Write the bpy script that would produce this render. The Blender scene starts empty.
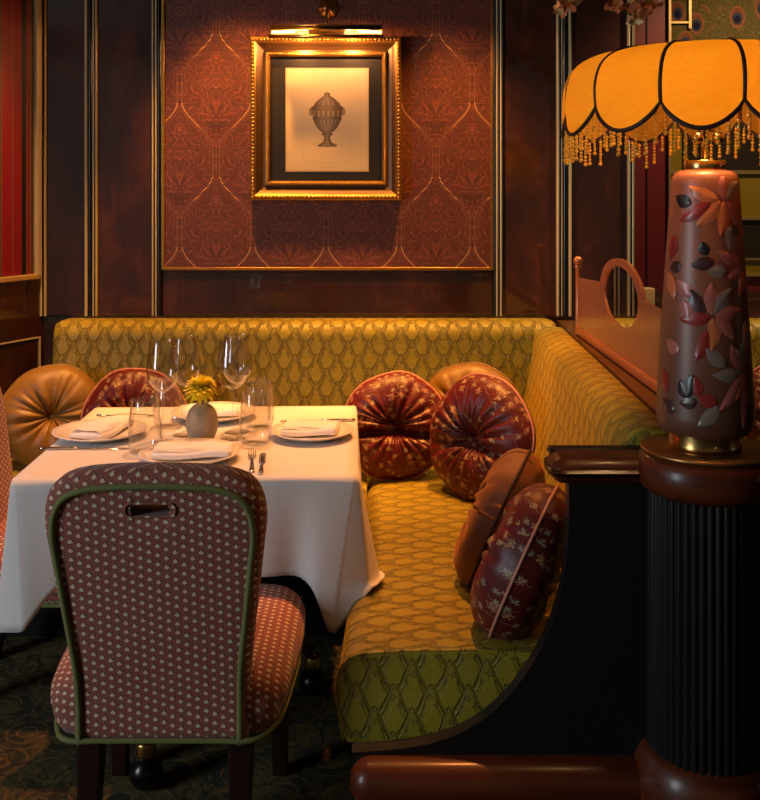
import bpy, bmesh, math, random
from mathutils import Vector, Matrix, Euler
import numpy as np

random.seed(7)
PI = math.pi
SC = bpy.context.scene
COL = SC.collection
F, U0, V0, H = 1000.0, 380.0, 190.0, 1.5      # focal length in pixels, principal point, eye height

def at(u, v, Y):
    return Vector(((u - U0) * Y / F, Y, H - (v - V0) * Y / F))

# ------------------------------------------------------------------ node expressions
class X:
    tree = None
    def __init__(s, sock): s.s = sock
    @staticmethod
    def math(op, *a):
        n = X.tree.nodes.new('ShaderNodeMath'); n.operation = op
        for i, v in enumerate(a):
            if isinstance(v, X): X.tree.links.new(v.s, n.inputs[i])
            else: n.inputs[i].default_value = float(v)
        return X(n.outputs[0])
    def __add__(a, b): return X.math('ADD', a, b)
    __radd__ = __add__
    def __sub__(a, b): return X.math('SUBTRACT', a, b)
    def __rsub__(a, b): return X.math('SUBTRACT', b, a)
    def __mul__(a, b): return X.math('MULTIPLY', a, b)
    __rmul__ = __mul__
    def __truediv__(a, b): return X.math('DIVIDE', a, b)
    def __neg__(a): return X.math('MULTIPLY', a, -1)
def xsin(a): return X.math('SINE', a)
def xcos(a): return X.math('COSINE', a)
def xabs(a): return X.math('ABSOLUTE', a)
def xmin(a, b): return X.math('MINIMUM', a, b)
def xmax(a, b): return X.math('MAXIMUM', a, b)
def xfloor(a): return X.math('FLOOR', a)
def xmodp(a, b): return X.math('FLOORED_MODULO', a, b)
def xsqrt(a): return X.math('SQRT', a)
def xatan2(a, b): return X.math('ARCTAN2', a, b)
def xlt(a, b): return X.math('LESS_THAN', a, b)
def xgt(a, b): return X.math('GREATER_THAN', a, b)
def xlen(a, b): return xsqrt(a * a + b * b)
def xpow(a, b): return X.math('POWER', a, b)
def step(e0, e1, a):
    n = X.tree.nodes.new('ShaderNodeMapRange'); n.interpolation_type = 'SMOOTHSTEP'
    X.tree.links.new(a.s, n.inputs[0])
    n.inputs[1].default_value = e0; n.inputs[2].default_value = e1
    n.inputs[3].default_value = 0; n.inputs[4].default_value = 1
    return X(n.outputs[0])
def fall(e0, e1, a): return 1 - step(e0, e1, a)      # 1 below e0, 0 above e1
def link(a, inp):
    if isinstance(a, X): X.tree.links.new(a.s, inp)
    elif isinstance(a, (int, float)):
        try: inp.default_value = a
        except TypeError: inp.default_value = (a, a, a, 1)
    else:
        inp.default_value = tuple(a) if len(a) != 3 or inp.type == 'VECTOR' else tuple(a) + (1,)
def cmix(f, a, b, mode='MIX'):
    n = X.tree.nodes.new('ShaderNodeMix'); n.data_type = 'RGBA'; n.blend_type = mode
    link(f, n.inputs[0]); link(a, n.inputs[6]); link(b, n.inputs[7])
    return X(n.outputs[2])
def ramp(f, stops, interp='LINEAR'):
    n = X.tree.nodes.new('ShaderNodeValToRGB'); cr = n.color_ramp; cr.interpolation = interp
    while len(cr.elements) < len(stops): cr.elements.new(0.5)
    for e, (p, c) in zip(cr.elements, stops):
        e.position = p; e.color = (c, c, c, 1) if isinstance(c, (int, float)) else tuple(c) + (1,)
    link(f, n.inputs[0])
    return X(n.outputs[0])
def coord(kind='UV'):
    n = X.tree.nodes.new('ShaderNodeTexCoord')
    s = X.tree.nodes.new('ShaderNodeSeparateXYZ')
    X.tree.links.new(n.outputs[kind], s.inputs[0])
    return X(s.outputs[0]), X(s.outputs[1]), X(s.outputs[2])
def vec(x, y, z=0):
    n = X.tree.nodes.new('ShaderNodeCombineXYZ')
    link(x, n.inputs[0]); link(y, n.inputs[1]); link(z, n.inputs[2])
    return X(n.outputs[0])
def noise(v, scale, detail=3, rough=.5, dist=0):
    n = X.tree.nodes.new('ShaderNodeTexNoise')
    link(v, n.inputs['Vector']); n.inputs['Scale'].default_value = scale
    n.inputs['Detail'].default_value = detail; n.inputs['Roughness'].default_value = rough
    n.inputs['Distortion'].default_value = dist
    return X(n.outputs[0])
def voronoi(v, scale, rnd=1.0, feature='F1'):
    n = X.tree.nodes.new('ShaderNodeTexVoronoi'); n.feature = feature
    link(v, n.inputs['Vector']); n.inputs['Scale'].default_value = scale
    n.inputs['Randomness'].default_value = rnd
    return n
def sep(sock):
    s = X.tree.nodes.new('ShaderNodeSeparateXYZ'); X.tree.links.new(sock, s.inputs[0])
    return X(s.outputs[0]), X(s.outputs[1]), X(s.outputs[2])

MATS = {}
def material(name, color=(.5, .5, .5), rough=.5, metal=0, build=None, **kw):
    m = bpy.data.materials.new(name); m.use_nodes = True
    X.tree = m.node_tree
    b = X.tree.nodes['Principled BSDF']
    b.inputs['Base Color'].default_value = tuple(color) + (1,)
    b.inputs['Roughness'].default_value = rough; b.inputs['Metallic'].default_value = metal
    for k, v in kw.items(): b.inputs[k].default_value = v if not isinstance(v, tuple) or len(v) != 3 else v + (1,)
    if build: build(b)
    MATS[name] = m
    return m
def bump(b, h, strength=.5, dist=.002):
    n = X.tree.nodes.new('ShaderNodeBump'); n.inputs['Strength'].default_value = strength
    n.inputs['Distance'].default_value = dist
    link(h, n.inputs['Height']); X.tree.links.new(n.outputs[0], b.inputs['Normal'])

# ------------------------------------------------------------------ materials
def damask_height(x, y, w=.084, h=.054):
    """offset rows of bell shaped arches with a serrated flank, blossoms under each: 1 in the pressed outlines"""
    n1 = noise(vec(x, y), 13, 1) - .5; n2 = noise(vec(x + 7, y), 13, 1) - .5
    x = x + n1 * .014; y = y + n2 * .012
    line = None; flow = None; dprev = None
    for k in (2, 1, 0):
        row = xfloor(y / h) - k
        py = y - row * h
        odd = xmodp(row, 2); mir = 1 - 2 * odd
        px = (xmodp(x + odd * (w / 2), w) - w / 2) * mir
        ph = px * (2 * PI / w)
        cw = .5 + .5 * xcos(ph + .45 * xsin(ph))
        f = h * (.16 + 1.22 * xpow(cw, .80))
        slope = xsqrt(1 + xpow(xabs(xsin(ph)) * (h * 2.4 / w * 2), 2.0))
        d = (py - f) / slope
        ser = step(-.5, .3, xsin(py * 900)) * xgt(px, 0) + xlt(px, 0)
        g = fall(.0016, .0036, xabs(d)) * 1.0
        g = xmax(g, fall(.0008, .0022, xabs(d + .0062)) * .8 * ser)
        g = xmax(g, fall(.0006, .0016, xabs(d + .0105)) * .45 * xlt(px, .02))
        fl = None
        for (fx, fy, fr, np_) in ((-.004, .82 * h, .0066, 5), (.014, .50 * h, .0056, 4), (-.018, .46 * h, .0046, 5)):
            r = xlen(px - fx, py - fy); a = xatan2(py - fy, px - fx)
            q = fall(-.0006, .0010, r - (fr + fr * .42 * xcos(a * np_))) * xgt(r, fr * .35)
            fl = q if fl is None else xmax(fl, q)
        fl = fl * xlt(d, -.004)
        if line is None: line, flow, cov = g, fl, xlt(d, 0)
        else:
            open_ = 1 - cov
            line = xmax(line, g * open_); flow = xmax(flow, fl * open_); cov = xmax(cov, xlt(d, 0))
    return line, flow

def mk_damask(b, sat=1.0):
    x, y, z = coord('UV')
    line, flow = damask_height(x, y)
    dark = xmin(line * .54 + flow * .48, 1.0)
    fine = noise(vec(x * 60, y * 900), 1, 2)
    var = noise(vec(x, y), 5, 3)
    base = cmix(var, (.33, .262, .020), (.22, .182, .014))
    base = cmix(fine * .35, base, (.40, .30, .025))
    c = cmix(dark, base, (.060, .050, .005))
    link(c, b.inputs['Base Color'])
    link(.42 + .25 * dark, b.inputs['Roughness'])
    b.inputs['Sheen Weight'].default_value = .35
    b.inputs['Sheen Tint'].default_value = (.9, .62, .12, 1)
    b.inputs['Sheen Roughness'].default_value = .35
    bump(b, (1 - dark) * 1.0 + fine * .08 + noise(vec(x, y), 40, 2) * .35, 1.0, .006)
material('gold_velvet_damask', rough=.5, build=mk_damask)

def mk_wallpaper(b):
    x, z0, z = coord('UV')
    y = z0
    w, h = .303, .595
    px = xmodp(x, w) - w / 2
    px = xmodp(x + w / 2, w) - w / 2
    ax = xabs(px)
    f = xmodp(-y / h, 1.0)
    hw = .012 + (w / 2 - .024) * (step(-.015, .30, f) - step(.485, .80, f) + step(.985, 1.30, f))
    d = ax - hw                                    # <0 inside the ogee
    inside = xlt(d, 0)
    # mirrored local coordinates, the neighbour ogee is the same shape half a tile away
    lx = ax * inside + (w / 2 - ax) * (1 - inside)
    ly = xmodp(y, h) * inside + xmodp(y + h / 2, h) * (1 - inside)
    wob = noise(vec(lx, ly), 16, 2) - .5
    n1 = noise(vec(lx, ly), 17, 2, .5, .9)
    fil = fall(.15, .55, xabs(xsin(n1 * 30)))
    n2 = noise(vec(lx + 3, ly), 60, 2, .5, .8)
    fil2 = fall(.1, .5, xabs(xsin(n2 * 22)))
    # palmette fan and medallion
    lxw = lx + wob * .012; lyw = ly + wob * .012
    a = xatan2(lyw - h * .40, lxw + .0001); r = xlen(lxw, lyw - h * .40)
    fan = fall(.12, .6, xabs(xsin(a * 6.0 + r * 14))) * step(.010, .03, r) * fall(.070, .105, r - .014 * xcos(a * 12)) * xgt(ly, h * .39)
    r2 = xlen(lx, (ly - h * .83) * .8)
    med = xmax(fall(.0010, .003, xabs(r2 - .019)) * .8, fall(.007, .012, r2))
    r3 = xlen(lxw - .038, lyw - h * .66)
    scr = fall(.15, .6, xabs(xsin(r3 * 300 + xatan2(ly - h * .66, lx - .038)))) * fall(.026, .040, r3)
    r5 = xlen(lxw - .050, lyw - h * .22)
    scr = xmax(scr, fall(.15, .6, xabs(xsin(r5 * 330 - xatan2(ly - h * .22, lx - .050)))) * fall(.018, .030, r5))
    dash = step(-.6, .3, xsin(y * 520 + ax * 380))
    zone = fall(.14, .19, f) + xgt(f, .49) * fall(.64, .69, f)
    line = xmax(fall(.0018, .0050, xabs(d - .002)) * zone * dash, fall(.0008, .0030, xabs(d - .002)) * .20)
    line3 = fall(.0008, .0026, xabs(d + .010)) * .30
    line2 = fall(.0008, .0026, xabs(d - .014)) * .30
    light = xmax(fan * .6, xmax(med * .6, scr * .5))
    light = xmax(light, fil * .55)
    var = noise(vec(x, y), 3, 2)
    ground = cmix(noise(vec(lx, ly), 7, 2), (.125, .028, .016), (.052, .017, .011))
    ground = cmix(fil2 * .55, ground, (.032, .008, .006))
    c = cmix(light, ground, (.27, .075, .042))
    c = cmix(xmax(line2, line3), c, (.28, .085, .045))
    c = cmix(line, c, (.56, .29, .14))
    link(c, b.inputs['Base Color'])
    link(.55 - .2 * light, b.inputs['Roughness'])
    bump(b, light * .6 + line, .35, .0015)
material('damask_wallpaper', build=mk_wallpaper)

def mk_burl(b):
    x, y, z = coord('Object')
    v = vec(x * 1.0, y, z * .55)
    n = noise(v, 3.2, 6, .6, 1.2); n2 = noise(v, 14, 5, .65, .8)
    c = ramp(n * .65 + n2 * .35, [(.30, (.010, .003, .002)), (.5, (.034, .009, .005)), (.64, (.080, .020, .009)), (.78, (.13, .036, .014))])
    link(c, b.inputs['Base Color'])
    b.inputs['Roughness'].default_value = .45
    b.inputs['Specular IOR Level'].default_value = .25
    b.inputs['Coat Weight'].default_value = 1.0; b.inputs['Coat Roughness'].default_value = .06; b.inputs['Coat IOR'].default_value = 1.65
    bump(b, noise(v, 2.5, 1), .03, .01)
material('dark_burl_veneer', build=mk_burl)

def mk_mahogany(b):
    x, y, z = coord('Object')
    n = noise(vec(x * 2, y * 6, z * 26), 1.6, 4, .6, .6)
    g = noise(vec(x * 8, y * 40, z * 160), 1, 2)
    c = ramp(n * .8 + g * .2, [(.25, (.045, .0080, .0025)), (.5, (.098, .019, .0055)), (.75, (.15, .034, .009))])
    link(c, b.inputs['Base Color'])
    b.inputs['Roughness'].default_value = .42
    b.inputs['Specular IOR Level'].default_value = .3
    b.inputs['Coat Weight'].default_value = .3; b.inputs['Coat Roughness'].default_value = .2
material('polished_mahogany', build=mk_mahogany)
material('dark_chair_wood', (.020, .006, .005), .30, build=None)
material('black_lacquer', (.006, .006, .0065), .42)
material('black_reeded', (.005, .0048, .0048), .38)
material('brass', (.62, .40, .13), .24, 1)
material('dull_brass_shelf', (.16, .085, .03), .38, .7)
material('warm_brass_plate', (.40, .21, .075), .35, .9)
material('aged_brass', (.20, .12, .045), .3, 1)
material('dark_bronze', (.10, .06, .025), .3, 1)
material('chrome_steel', (.72, .70, .66), .12, 1)
material('moulding_gold', (.55, .43, .20), .33, .9)
material('soft_gold', (.62, .40, .12), .4, .35)
material('black_bead', (.004, .004, .004), .25)
material('cream_moulding', (.58, .48, .26), .42, .25)
material('maroon_paint', (.075, .006, .010), .38)
material('ceiling_paint', (.10, .075, .055), .8)

def mk_giltwood(b):
    x, y, z = coord('Object')
    n = noise(vec(x, y, z), 45, 3)
    c = cmix(n, (.58, .34, .075), (.34, .17, .035))
    link(c, b.inputs['Base Color'])
    b.inputs['Metallic'].default_value = .85; b.inputs['Roughness'].default_value = .32
    bump(b, n, .2, .001)
material('gilded_wood', build=mk_giltwood)
material('antique_gold_cove', (.085, .042, .013), .38, .5)
material('black_mat_board', (.010, .007, .005), .5)

def mk_cloth(b):
    x, y, z = coord('UV')
    a = xsin(x * 2 * PI / .0022) ; c2 = xsin(y * 2 * PI / .0022)
    n = noise(vec(x * 3, y * 160), 1, 2); n2 = noise(vec(x * 160, y * 3), 1, 2)
    f = (n + n2) * .5
    link(cmix(f, (.60, .585, .57), (.74, .725, .71)), b.inputs['Base Color'])
    b.inputs['Roughness'].default_value = .75
    b.inputs['Sheen Weight'].default_value = .2
    bump(b, f + noise(vec(x, y), 7, 3) * 2.5, .12, .004)
material('white_linen', build=mk_cloth)
material('white_napkin', (.80, .78, .77), .8)
material('white_china', (.80, .76, .70), .16, 0, **{'Coat Weight': .4})
material('beige_ceramic', (.42, .37, .28), .55)

def mk_chair(b):
    x, y, z = coord('UV')
    cw_, ch_ = .0178, .0196
    def cell(x, y):
        col = xfloor(x / cw_)
        return xmodp(x, cw_) - cw_ / 2, xmodp(y + col * (ch_ * .345), ch_) - ch_ / 2
    px, py = cell(x, y)
    d = xabs(px) * 1.0 + xabs(py) * .90 - .0058
    m = fall(-.0008, .0006, d) * xgt(py, -.0036)
    qx, qy = cell(x - .0012, y - .0016)
    sh = fall(-.0008, .0006, xabs(qx) + xabs(qy) * .9 - .0066)
    tint = noise(vec(x, y), 70, 1)
    stripe = step(-.1, .5, xsin(x * 2 * PI / .0050))
    ground = cmix(stripe, (.17, .070, .045), (.52, .10, .065))
    ground = cmix(noise(vec(x, y), 300, 1) * .35, ground, (.06, .03, .022))
    c = cmix(sh * .85, ground, (.030, .016, .013))
    c = cmix(m, c, cmix(step(.35, .65, tint), (.66, .56, .36), (.76, .46, .34)))
    link(c, b.inputs['Base Color'])
    b.inputs['Roughness'].default_value = .8
    b.inputs['Sheen Weight'].default_value = .2
    bump(b, m - sh * .4 + stripe * .25, .5, .0012)
material('rose_diamond_weave', build=mk_chair)
material('green_piping', (.15, .165, .045), .75)

def mk_silk(b):
    x, y, z = coord('UV')
    sheen = noise(vec(x, y), 9, 2)
    c = cmix(sheen, (.125, .005, .007), (.060, .0035, .005))
    for sc_, off, cols in ((13.0, 0.0, ((.50, .30, .14), (.42, .20, .12))), (19.0, 4.3, ((.30, .32, .22), (.50, .36, .2)))):
        wx = x + off + (noise(vec(x, y), 25, 1) - .5) * .02
        n = voronoi(vec(wx, y), sc_, .9)
        px, py, _ = sep(n.outputs['Position'])
        lx = wx - px; ly = y - py
        r = xlen(lx, ly); a = xatan2(ly, lx)
        rr, gg, bb = sep(n.outputs['Color'])
        rad = (.012 + .009 * rr) * (13.0 / sc_)
        brk = noise(vec(x, y), 95, 2)
        pet = r - rad * (.72 + .16 * xcos(a * 6 + rr * 9) + 2.0 * (brk - .5))
        fl = fall(-.0016, .0012, pet) * xgt(rr, .20) * step(.42, .56, noise(vec(x, y), 150, 1) + .06)
        vein = step(-.2, .4, xsin(a * 10 + 2)) * .6 + .35
        c = cmix(fl * vein, c, cmix(gg, cols[0], cols[1]))
        stem = fall(.0006, .0016, xabs(lx * xcos(rr * 6) + ly * xsin(rr * 6) + .003 * xsin(r * 300))) * fall(.022, .03, r) * xgt(gg, .45)
        c = cmix(stem * .6, c, (.26, .24, .12))
        c = cmix(fall(.0015, .003, r) * fl, c, (.45, .28, .06))
    link(c, b.inputs['Base Color'])
    b.inputs['Roughness'].default_value = .46
    b.inputs['Sheen Weight'].default_value = .08; b.inputs['Sheen Tint'].default_value = (.9, .2, .15, 1)
    bump(b, noise(vec(x, y), 30, 3), .5, .004)
material('red_floral_silk', build=mk_silk)
def mk_goldsilk(b):
    x, y, z = coord('UV')
    n = noise(vec(x, y), 14, 3, .5, 2.0)
    ring = fall(.2, .6, xabs(xsin(n * 40)))
    link(cmix(ring * .4, cmix(n, (.27, .145, .024), (.16, .080, .013)), (.16, .07, .012)), b.inputs['Base Color'])
    b.inputs['Roughness'].default_value = .42; b.inputs['Sheen Weight'].default_value = .3
    b.inputs['Sheen Tint'].default_value = (.9, .6, .2, 1)
    bump(b, ring, .2, .001)
material('gold_silk', build=mk_goldsilk)
def mk_rust(b):
    x, y, z = coord('Object')
    n = noise(vec(x, y, z), 18, 4)
    link(cmix(n, (.19, .060, .016), (.090, .027, .008)), b.inputs['Base Color'])
    b.inputs['Roughness'].default_value = .65; b.inputs['Sheen Weight'].default_value = .6
    b.inputs['Sheen Tint'].default_value = (.9, .45, .15, 1)
    bump(b, n, .3, .004)
material('rust_velvet', build=mk_rust)
material('pink_piping', (.58, .24, .16), .5)
material('dark_piping', (.030, .008, .006), .6)

def mk_carpet(b):
    x, y, z = coord('Object')
    n = noise(vec(x, y), 3.0, 2, .5, 1.4)
    n2 = noise(vec(x, y), 9, 2, .5, 1.0)
    px = noise(vec(xfloor(x * 160) / 160, xfloor(y * 160) / 160), 60, 1)
    band = fall(.10, .35, xabs(xsin(n * 26)))
    spots = voronoi(vec(x, y), 7, .5)
    r = X(spots.outputs['Distance'])
    med = fall(.25, .4, xabs(xsin(r * 16)))
    c = cmix(step(.4, .6, n2), (.022, .024, .009), (.085, .062, .016))
    c = cmix(med * .55, c, (.19, .105, .024))
    c = cmix(band * .8, c, (.006, .006, .004))
    c = cmix(step(.5, .7, px) * .6, c, (.004, .004, .003))
    link(c, b.inputs['Base Color'])
    b.inputs['Roughness'].default_value = .95
    bump(b, px, .6, .004)
material('patterned_carpet', build=mk_carpet)

def mk_stripes(b):
    x, y, z = coord('UV')
    t = xmodp(x, .21)
    c = cmix(xgt(t, .060), (.24, .006, .016), (.080, .036, .008))
    c = cmix(xgt(t, .118), c, (.22, .006, .022))
    c = cmix(xgt(t, .138), c, (.012, .006, .004))
    c = cmix(xgt(t, .165), c, (.24, .006, .016))
    e = xmin(xmin(xabs(t - .060), xabs(t - .118)), xmin(xabs(t - .138), xabs(t - .002)))
    c = cmix(fall(.0015, .003, e), c, (.20, .10, .05))
    link(c, b.inputs['Base Color'])
    b.inputs['Roughness'].default_value = .45
material('striped_silk_panel', build=mk_stripes)

def mk_peacock(b):
    x, y, z = coord('UV')
    v = voronoi(vec(x, y * .8), 8.5, .8)
    px, py, _ = sep(v.outputs['Position'])
    lx = x - px; ly = y * .8 - py
    rr, gg, bb = sep(v.outputs['Color'])
    r = xlen(lx * 1.15, ly); a = xatan2(ly, lx)
    barb = step(.32, .68, noise(vec(a * 22, r * 16), 2.2, 3))
    c = cmix(barb, (.012, .012, .003), (.065, .055, .017))
    c = cmix(step(.5, .68, noise(vec(x, y), 24, 2)) * .35, c, (.09, .042, .016))
    c = cmix(fall(.036, .043, r), c, (.10, .040, .017))
    c = cmix(fall(.030, .035, r), c, (.065, .024, .012))
    c = cmix(fall(.020, .024, xlen(lx, ly + .006)), c, (.012, .018, .030))
    c = cmix(fall(.012, .016, xlen(lx, ly + .009)), c, (.003, .003, .009))
    link(c, b.inputs['Base Color'])
    b.inputs['Roughness'].default_value = .9; b.inputs['Specular IOR Level'].default_value = .1
material('peacock_feathers', build=mk_peacock)
material('olive_glass', (.115, .085, .008), .25)
material('dark_olive_glass', (.014, .011, .008), .2)

def mk_print(b):
    x, y, z = coord('UV')                      # metres from the centre of the sheet, y up
    t = (y + .21) / .42
    # urn: half width by height
    wr = ramp(t, [(.000, 0), (.234, 0), (.235, .50), (.252, .50), (.256, .40), (.282, .21), (.318, .13), (.345, .15), (.350, .28), (.366, .28), (.371, .16), (.385, .32), (.42, .51),
                  (.46, .64), (.50, .735), (.506, .78), (.522, .76), (.595, .77), (.606, .84), (.628, .84), (.634, .72), (.662, .65), (.70, .43), (.728, .22), (.738, .10), (.750, .15), (.764, .11), (.772, 0), (1, 0)])
    hw = wr * .076
    d = xabs(x) - hw
    ins = xlt(d, 0)
    q = x / (hw + .0001)
    hatch = step(-.2, .5, xsin(y * 2 * PI / .0042))
    flut = step(-.1, .5, xsin(X.math('ARCSINE', xmax(xmin(q, .99), -.99)) * 20)) * xgt(t, .39) * xlt(t, .50)
    wr2 = step(-.1, .4, xsin(x * 2 * PI / .020)) * xgt(t, .53) * xlt(t, .59)
    lid = step(-.1, .5, xsin(X.math('ARCSINE', xmax(xmin(q, .99), -.99)) * 14)) * xgt(t, .645) * xlt(t, .725)
    shade = .42 + .22 * hatch - .25 * flut - .3 * wr2 - .2 * lid + .35 * step(.1, 1.0, q) + .25 * step(.3, 1, -q)
    outl = fall(.0008, .002, xabs(d)) * xgt(hw, .001)
    ink = xmin(xmax(ins * (shade + .16), outl), 1)
    # handles as small masks at both shoulders
    ink = xmax(ink, fall(.007, .010, xlen(xabs(x) - .066, (y - .034) * .5)) * .7)
    bx = xmax(xabs(x) - .098, xabs(y + .002) - .172)
    plate = fall(.0008, .0018, xabs(bx)) * .13 * xlt(y, .05)
    cap = fall(.0012, .0024, xabs(y + .196)) * xlt(xabs(x), .030) * step(.1, .4, xsin(x * 900)) * .3
    gr = fall(.0008, .002, xabs(y + .100)) * xlt(xabs(x), .062) * .35
    ink = xmax(ink, xmax(plate, xmax(cap, gr)))
    paper = cmix(noise(vec(x, y), 6, 3), (.50, .40, .25), (.57, .47, .31))
    link(cmix(ink, paper, (.060, .024, .006)), b.inputs['Base Color'])
    b.inputs['Roughness'].default_value = .6
material('engraved_print', build=mk_print)

def thin_glass(name, tint, gloss=.09, rough=.0, diff=None, difff=0.0, fac=.55):
    m = bpy.data.materials.new(name); m.use_nodes = True; X.tree = t = m.node_tree
    for n in list(t.nodes): t.nodes.remove(n)
    o = t.nodes.new('ShaderNodeOutputMaterial')
    tr = t.nodes.new('ShaderNodeBsdfTransparent'); tr.inputs[0].default_value = tuple(tint) + (1,)
    gl = t.nodes.new('ShaderNodeBsdfGlossy'); gl.inputs['Roughness'].default_value = rough
    lw = t.nodes.new('ShaderNodeLayerWeight'); lw.inputs[0].default_value = .5
    f = X.math('POWER', X(lw.outputs['Facing']), 3.0) * fac + gloss * .5
    mx = t.nodes.new('ShaderNodeMixShader'); link(f, mx.inputs[0])
    base = tr
    if diff:
        df = t.nodes.new('ShaderNodeBsdfDiffuse'); df.inputs[0].default_value = tuple(diff) + (1,)
        tl = t.nodes.new('ShaderNodeBsdfTranslucent'); tl.inputs[0].default_value = tuple(diff) + (1,)
        m1 = t.nodes.new('ShaderNodeMixShader'); m1.inputs[0].default_value = .5
        t.links.new(df.outputs[0], m1.inputs[1]); t.links.new(tl.outputs[0], m1.inputs[2])
        m2 = t.nodes.new('ShaderNodeMixShader'); m2.inputs[0].default_value = difff
        t.links.new(tr.outputs[0], m2.inputs[1]); t.links.new(m1.outputs[0], m2.inputs[2])
        base = m2
    t.links.new(base.outputs[0], mx.inputs[1]); t.links.new(gl.outputs[0], mx.inputs[2])
    t.links.new(mx.outputs[0], o.inputs[0])
    MATS[name] = m
    return m
thin_glass('clear_glass', (.97, .97, .965), .13, fac=.85)
thin_glass('picture_glass', (.97, .97, .96), .10, fac=.5)
thin_glass('dark_clear_glass', (.80, .74, .70), .08)
thin_glass('frosted_peach_glass', (.72, .50, .38), .10, .25, (.72, .34, .20), .50)

def shade_mat():
    m = bpy.data.materials.new('amber_silk_shade'); m.use_nodes = True; X.tree = t = m.node_tree
    for n in list(t.nodes): t.nodes.remove(n)
    o = t.nodes.new('ShaderNodeOutputMaterial')
    x, y, z = coord('Object')
    moire = step(-.5, .9, xsin(noise(vec(x * 1.2, y * 1.2, z * 5), 6, 2, .5, .5) * 60))
    c = cmix(moire, (.62, .275, .012), (.62, .315, .018))
    tl = t.nodes.new('ShaderNodeBsdfTranslucent'); link(c, tl.inputs[0])
    df = t.nodes.new('ShaderNodeBsdfDiffuse'); df.inputs[0].default_value = (.95, .45, .05, 1)
    mx = t.nodes.new('ShaderNodeMixShader'); mx.inputs[0].default_value = .36
    t.links.new(tl.outputs[0], mx.inputs[1]); t.links.new(df.outputs[0], mx.inputs[2])
    t.links.new(mx.outputs[0], o.inputs[0]); MATS['amber_silk_shade'] = m
shade_mat()
def bead_mat():
    m = bpy.data.materials.new('amber_bead'); m.use_nodes = True; t = m.node_tree; X.tree = t
    b = t.nodes['Principled BSDF']
    b.inputs['Base Color'].default_value = (.95, .42, .03, 1); b.inputs['Roughness'].default_value = .2
    b.inputs['Subsurface Weight'].default_value = .6
    b.inputs['Subsurface Radius'].default_value = (1, .5, .1); b.inputs['Subsurface Scale'].default_value = .008
    MATS['amber_bead'] = m
bead_mat()
def emis(name, c, s):
    m = bpy.data.materials.new(name); m.use_nodes = True; t = m.node_tree
    b = t.nodes['Principled BSDF']
    b.inputs['Base Color'].default_value = (.8, .7, .5, 1)
    b.inputs['Emission Color'].default_value = tuple(c) + (1,); b.inputs['Emission Strength'].default_value = s
    MATS[name] = m
emis('lit_bulb', (1, .62, .25), 40)
emis('lit_tube', (1, .50, .16), 1.6)
MATS['lit_tube'].node_tree.nodes['Principled BSDF'].inputs['Base Color'].default_value = (.03, .02, .01, 1)

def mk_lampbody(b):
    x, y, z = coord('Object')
    c = cmix(step(.0, .55, z), (.11, .043, .022), (.40, .12, .055))  # bulb's orange glow painted into the glass, stronger towards the top
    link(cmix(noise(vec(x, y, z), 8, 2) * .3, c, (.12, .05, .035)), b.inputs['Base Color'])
    b.inputs['Roughness'].default_value = .42
    b.inputs['Coat Weight'].default_value = .15; b.inputs['Coat Roughness'].default_value = .3
material('satin_brown_glass', build=mk_lampbody)
LEAFC = {'r': (.30, .022, .016), 'o': (.62, .17, .055), 'p': (.46, .135, .105), 'g': (.24, .175, .145), 'd': (.055, .018, .016), 'k': (.018, .013, .013)}
for k, c in LEAFC.items():
    material('glass_leaf_' + {'r': 'red', 'o': 'orange', 'p': 'pink', 'g': 'grey', 'd': 'maroon', 'k': 'black'}[k], c, .36, 0, **{'Coat Weight': .15})
LEAFM = ['glass_leaf_red', 'glass_leaf_orange', 'glass_leaf_pink', 'glass_leaf_grey', 'glass_leaf_maroon', 'glass_leaf_black']
LEAFI = {'r': 0, 'o': 1, 'p': 2, 'g': 3, 'd': 4, 'k': 5}
material('chrysanthemum_yellow', (.95, .80, .03), .6)
material('faded_bloom', (.50, .34, .14), .7)
material('stem_green', (.06, .11, .02), .6)
material('copper_leaf', (.50, .17, .055), .4, .15)
material('pale_copper_leaf', (.50, .36, .16), .4, .15)
material('rose_gold', (.62, .26, .13), .3, .7)
material('beige_gold_card', (.42, .31, .16), .5)

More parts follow.
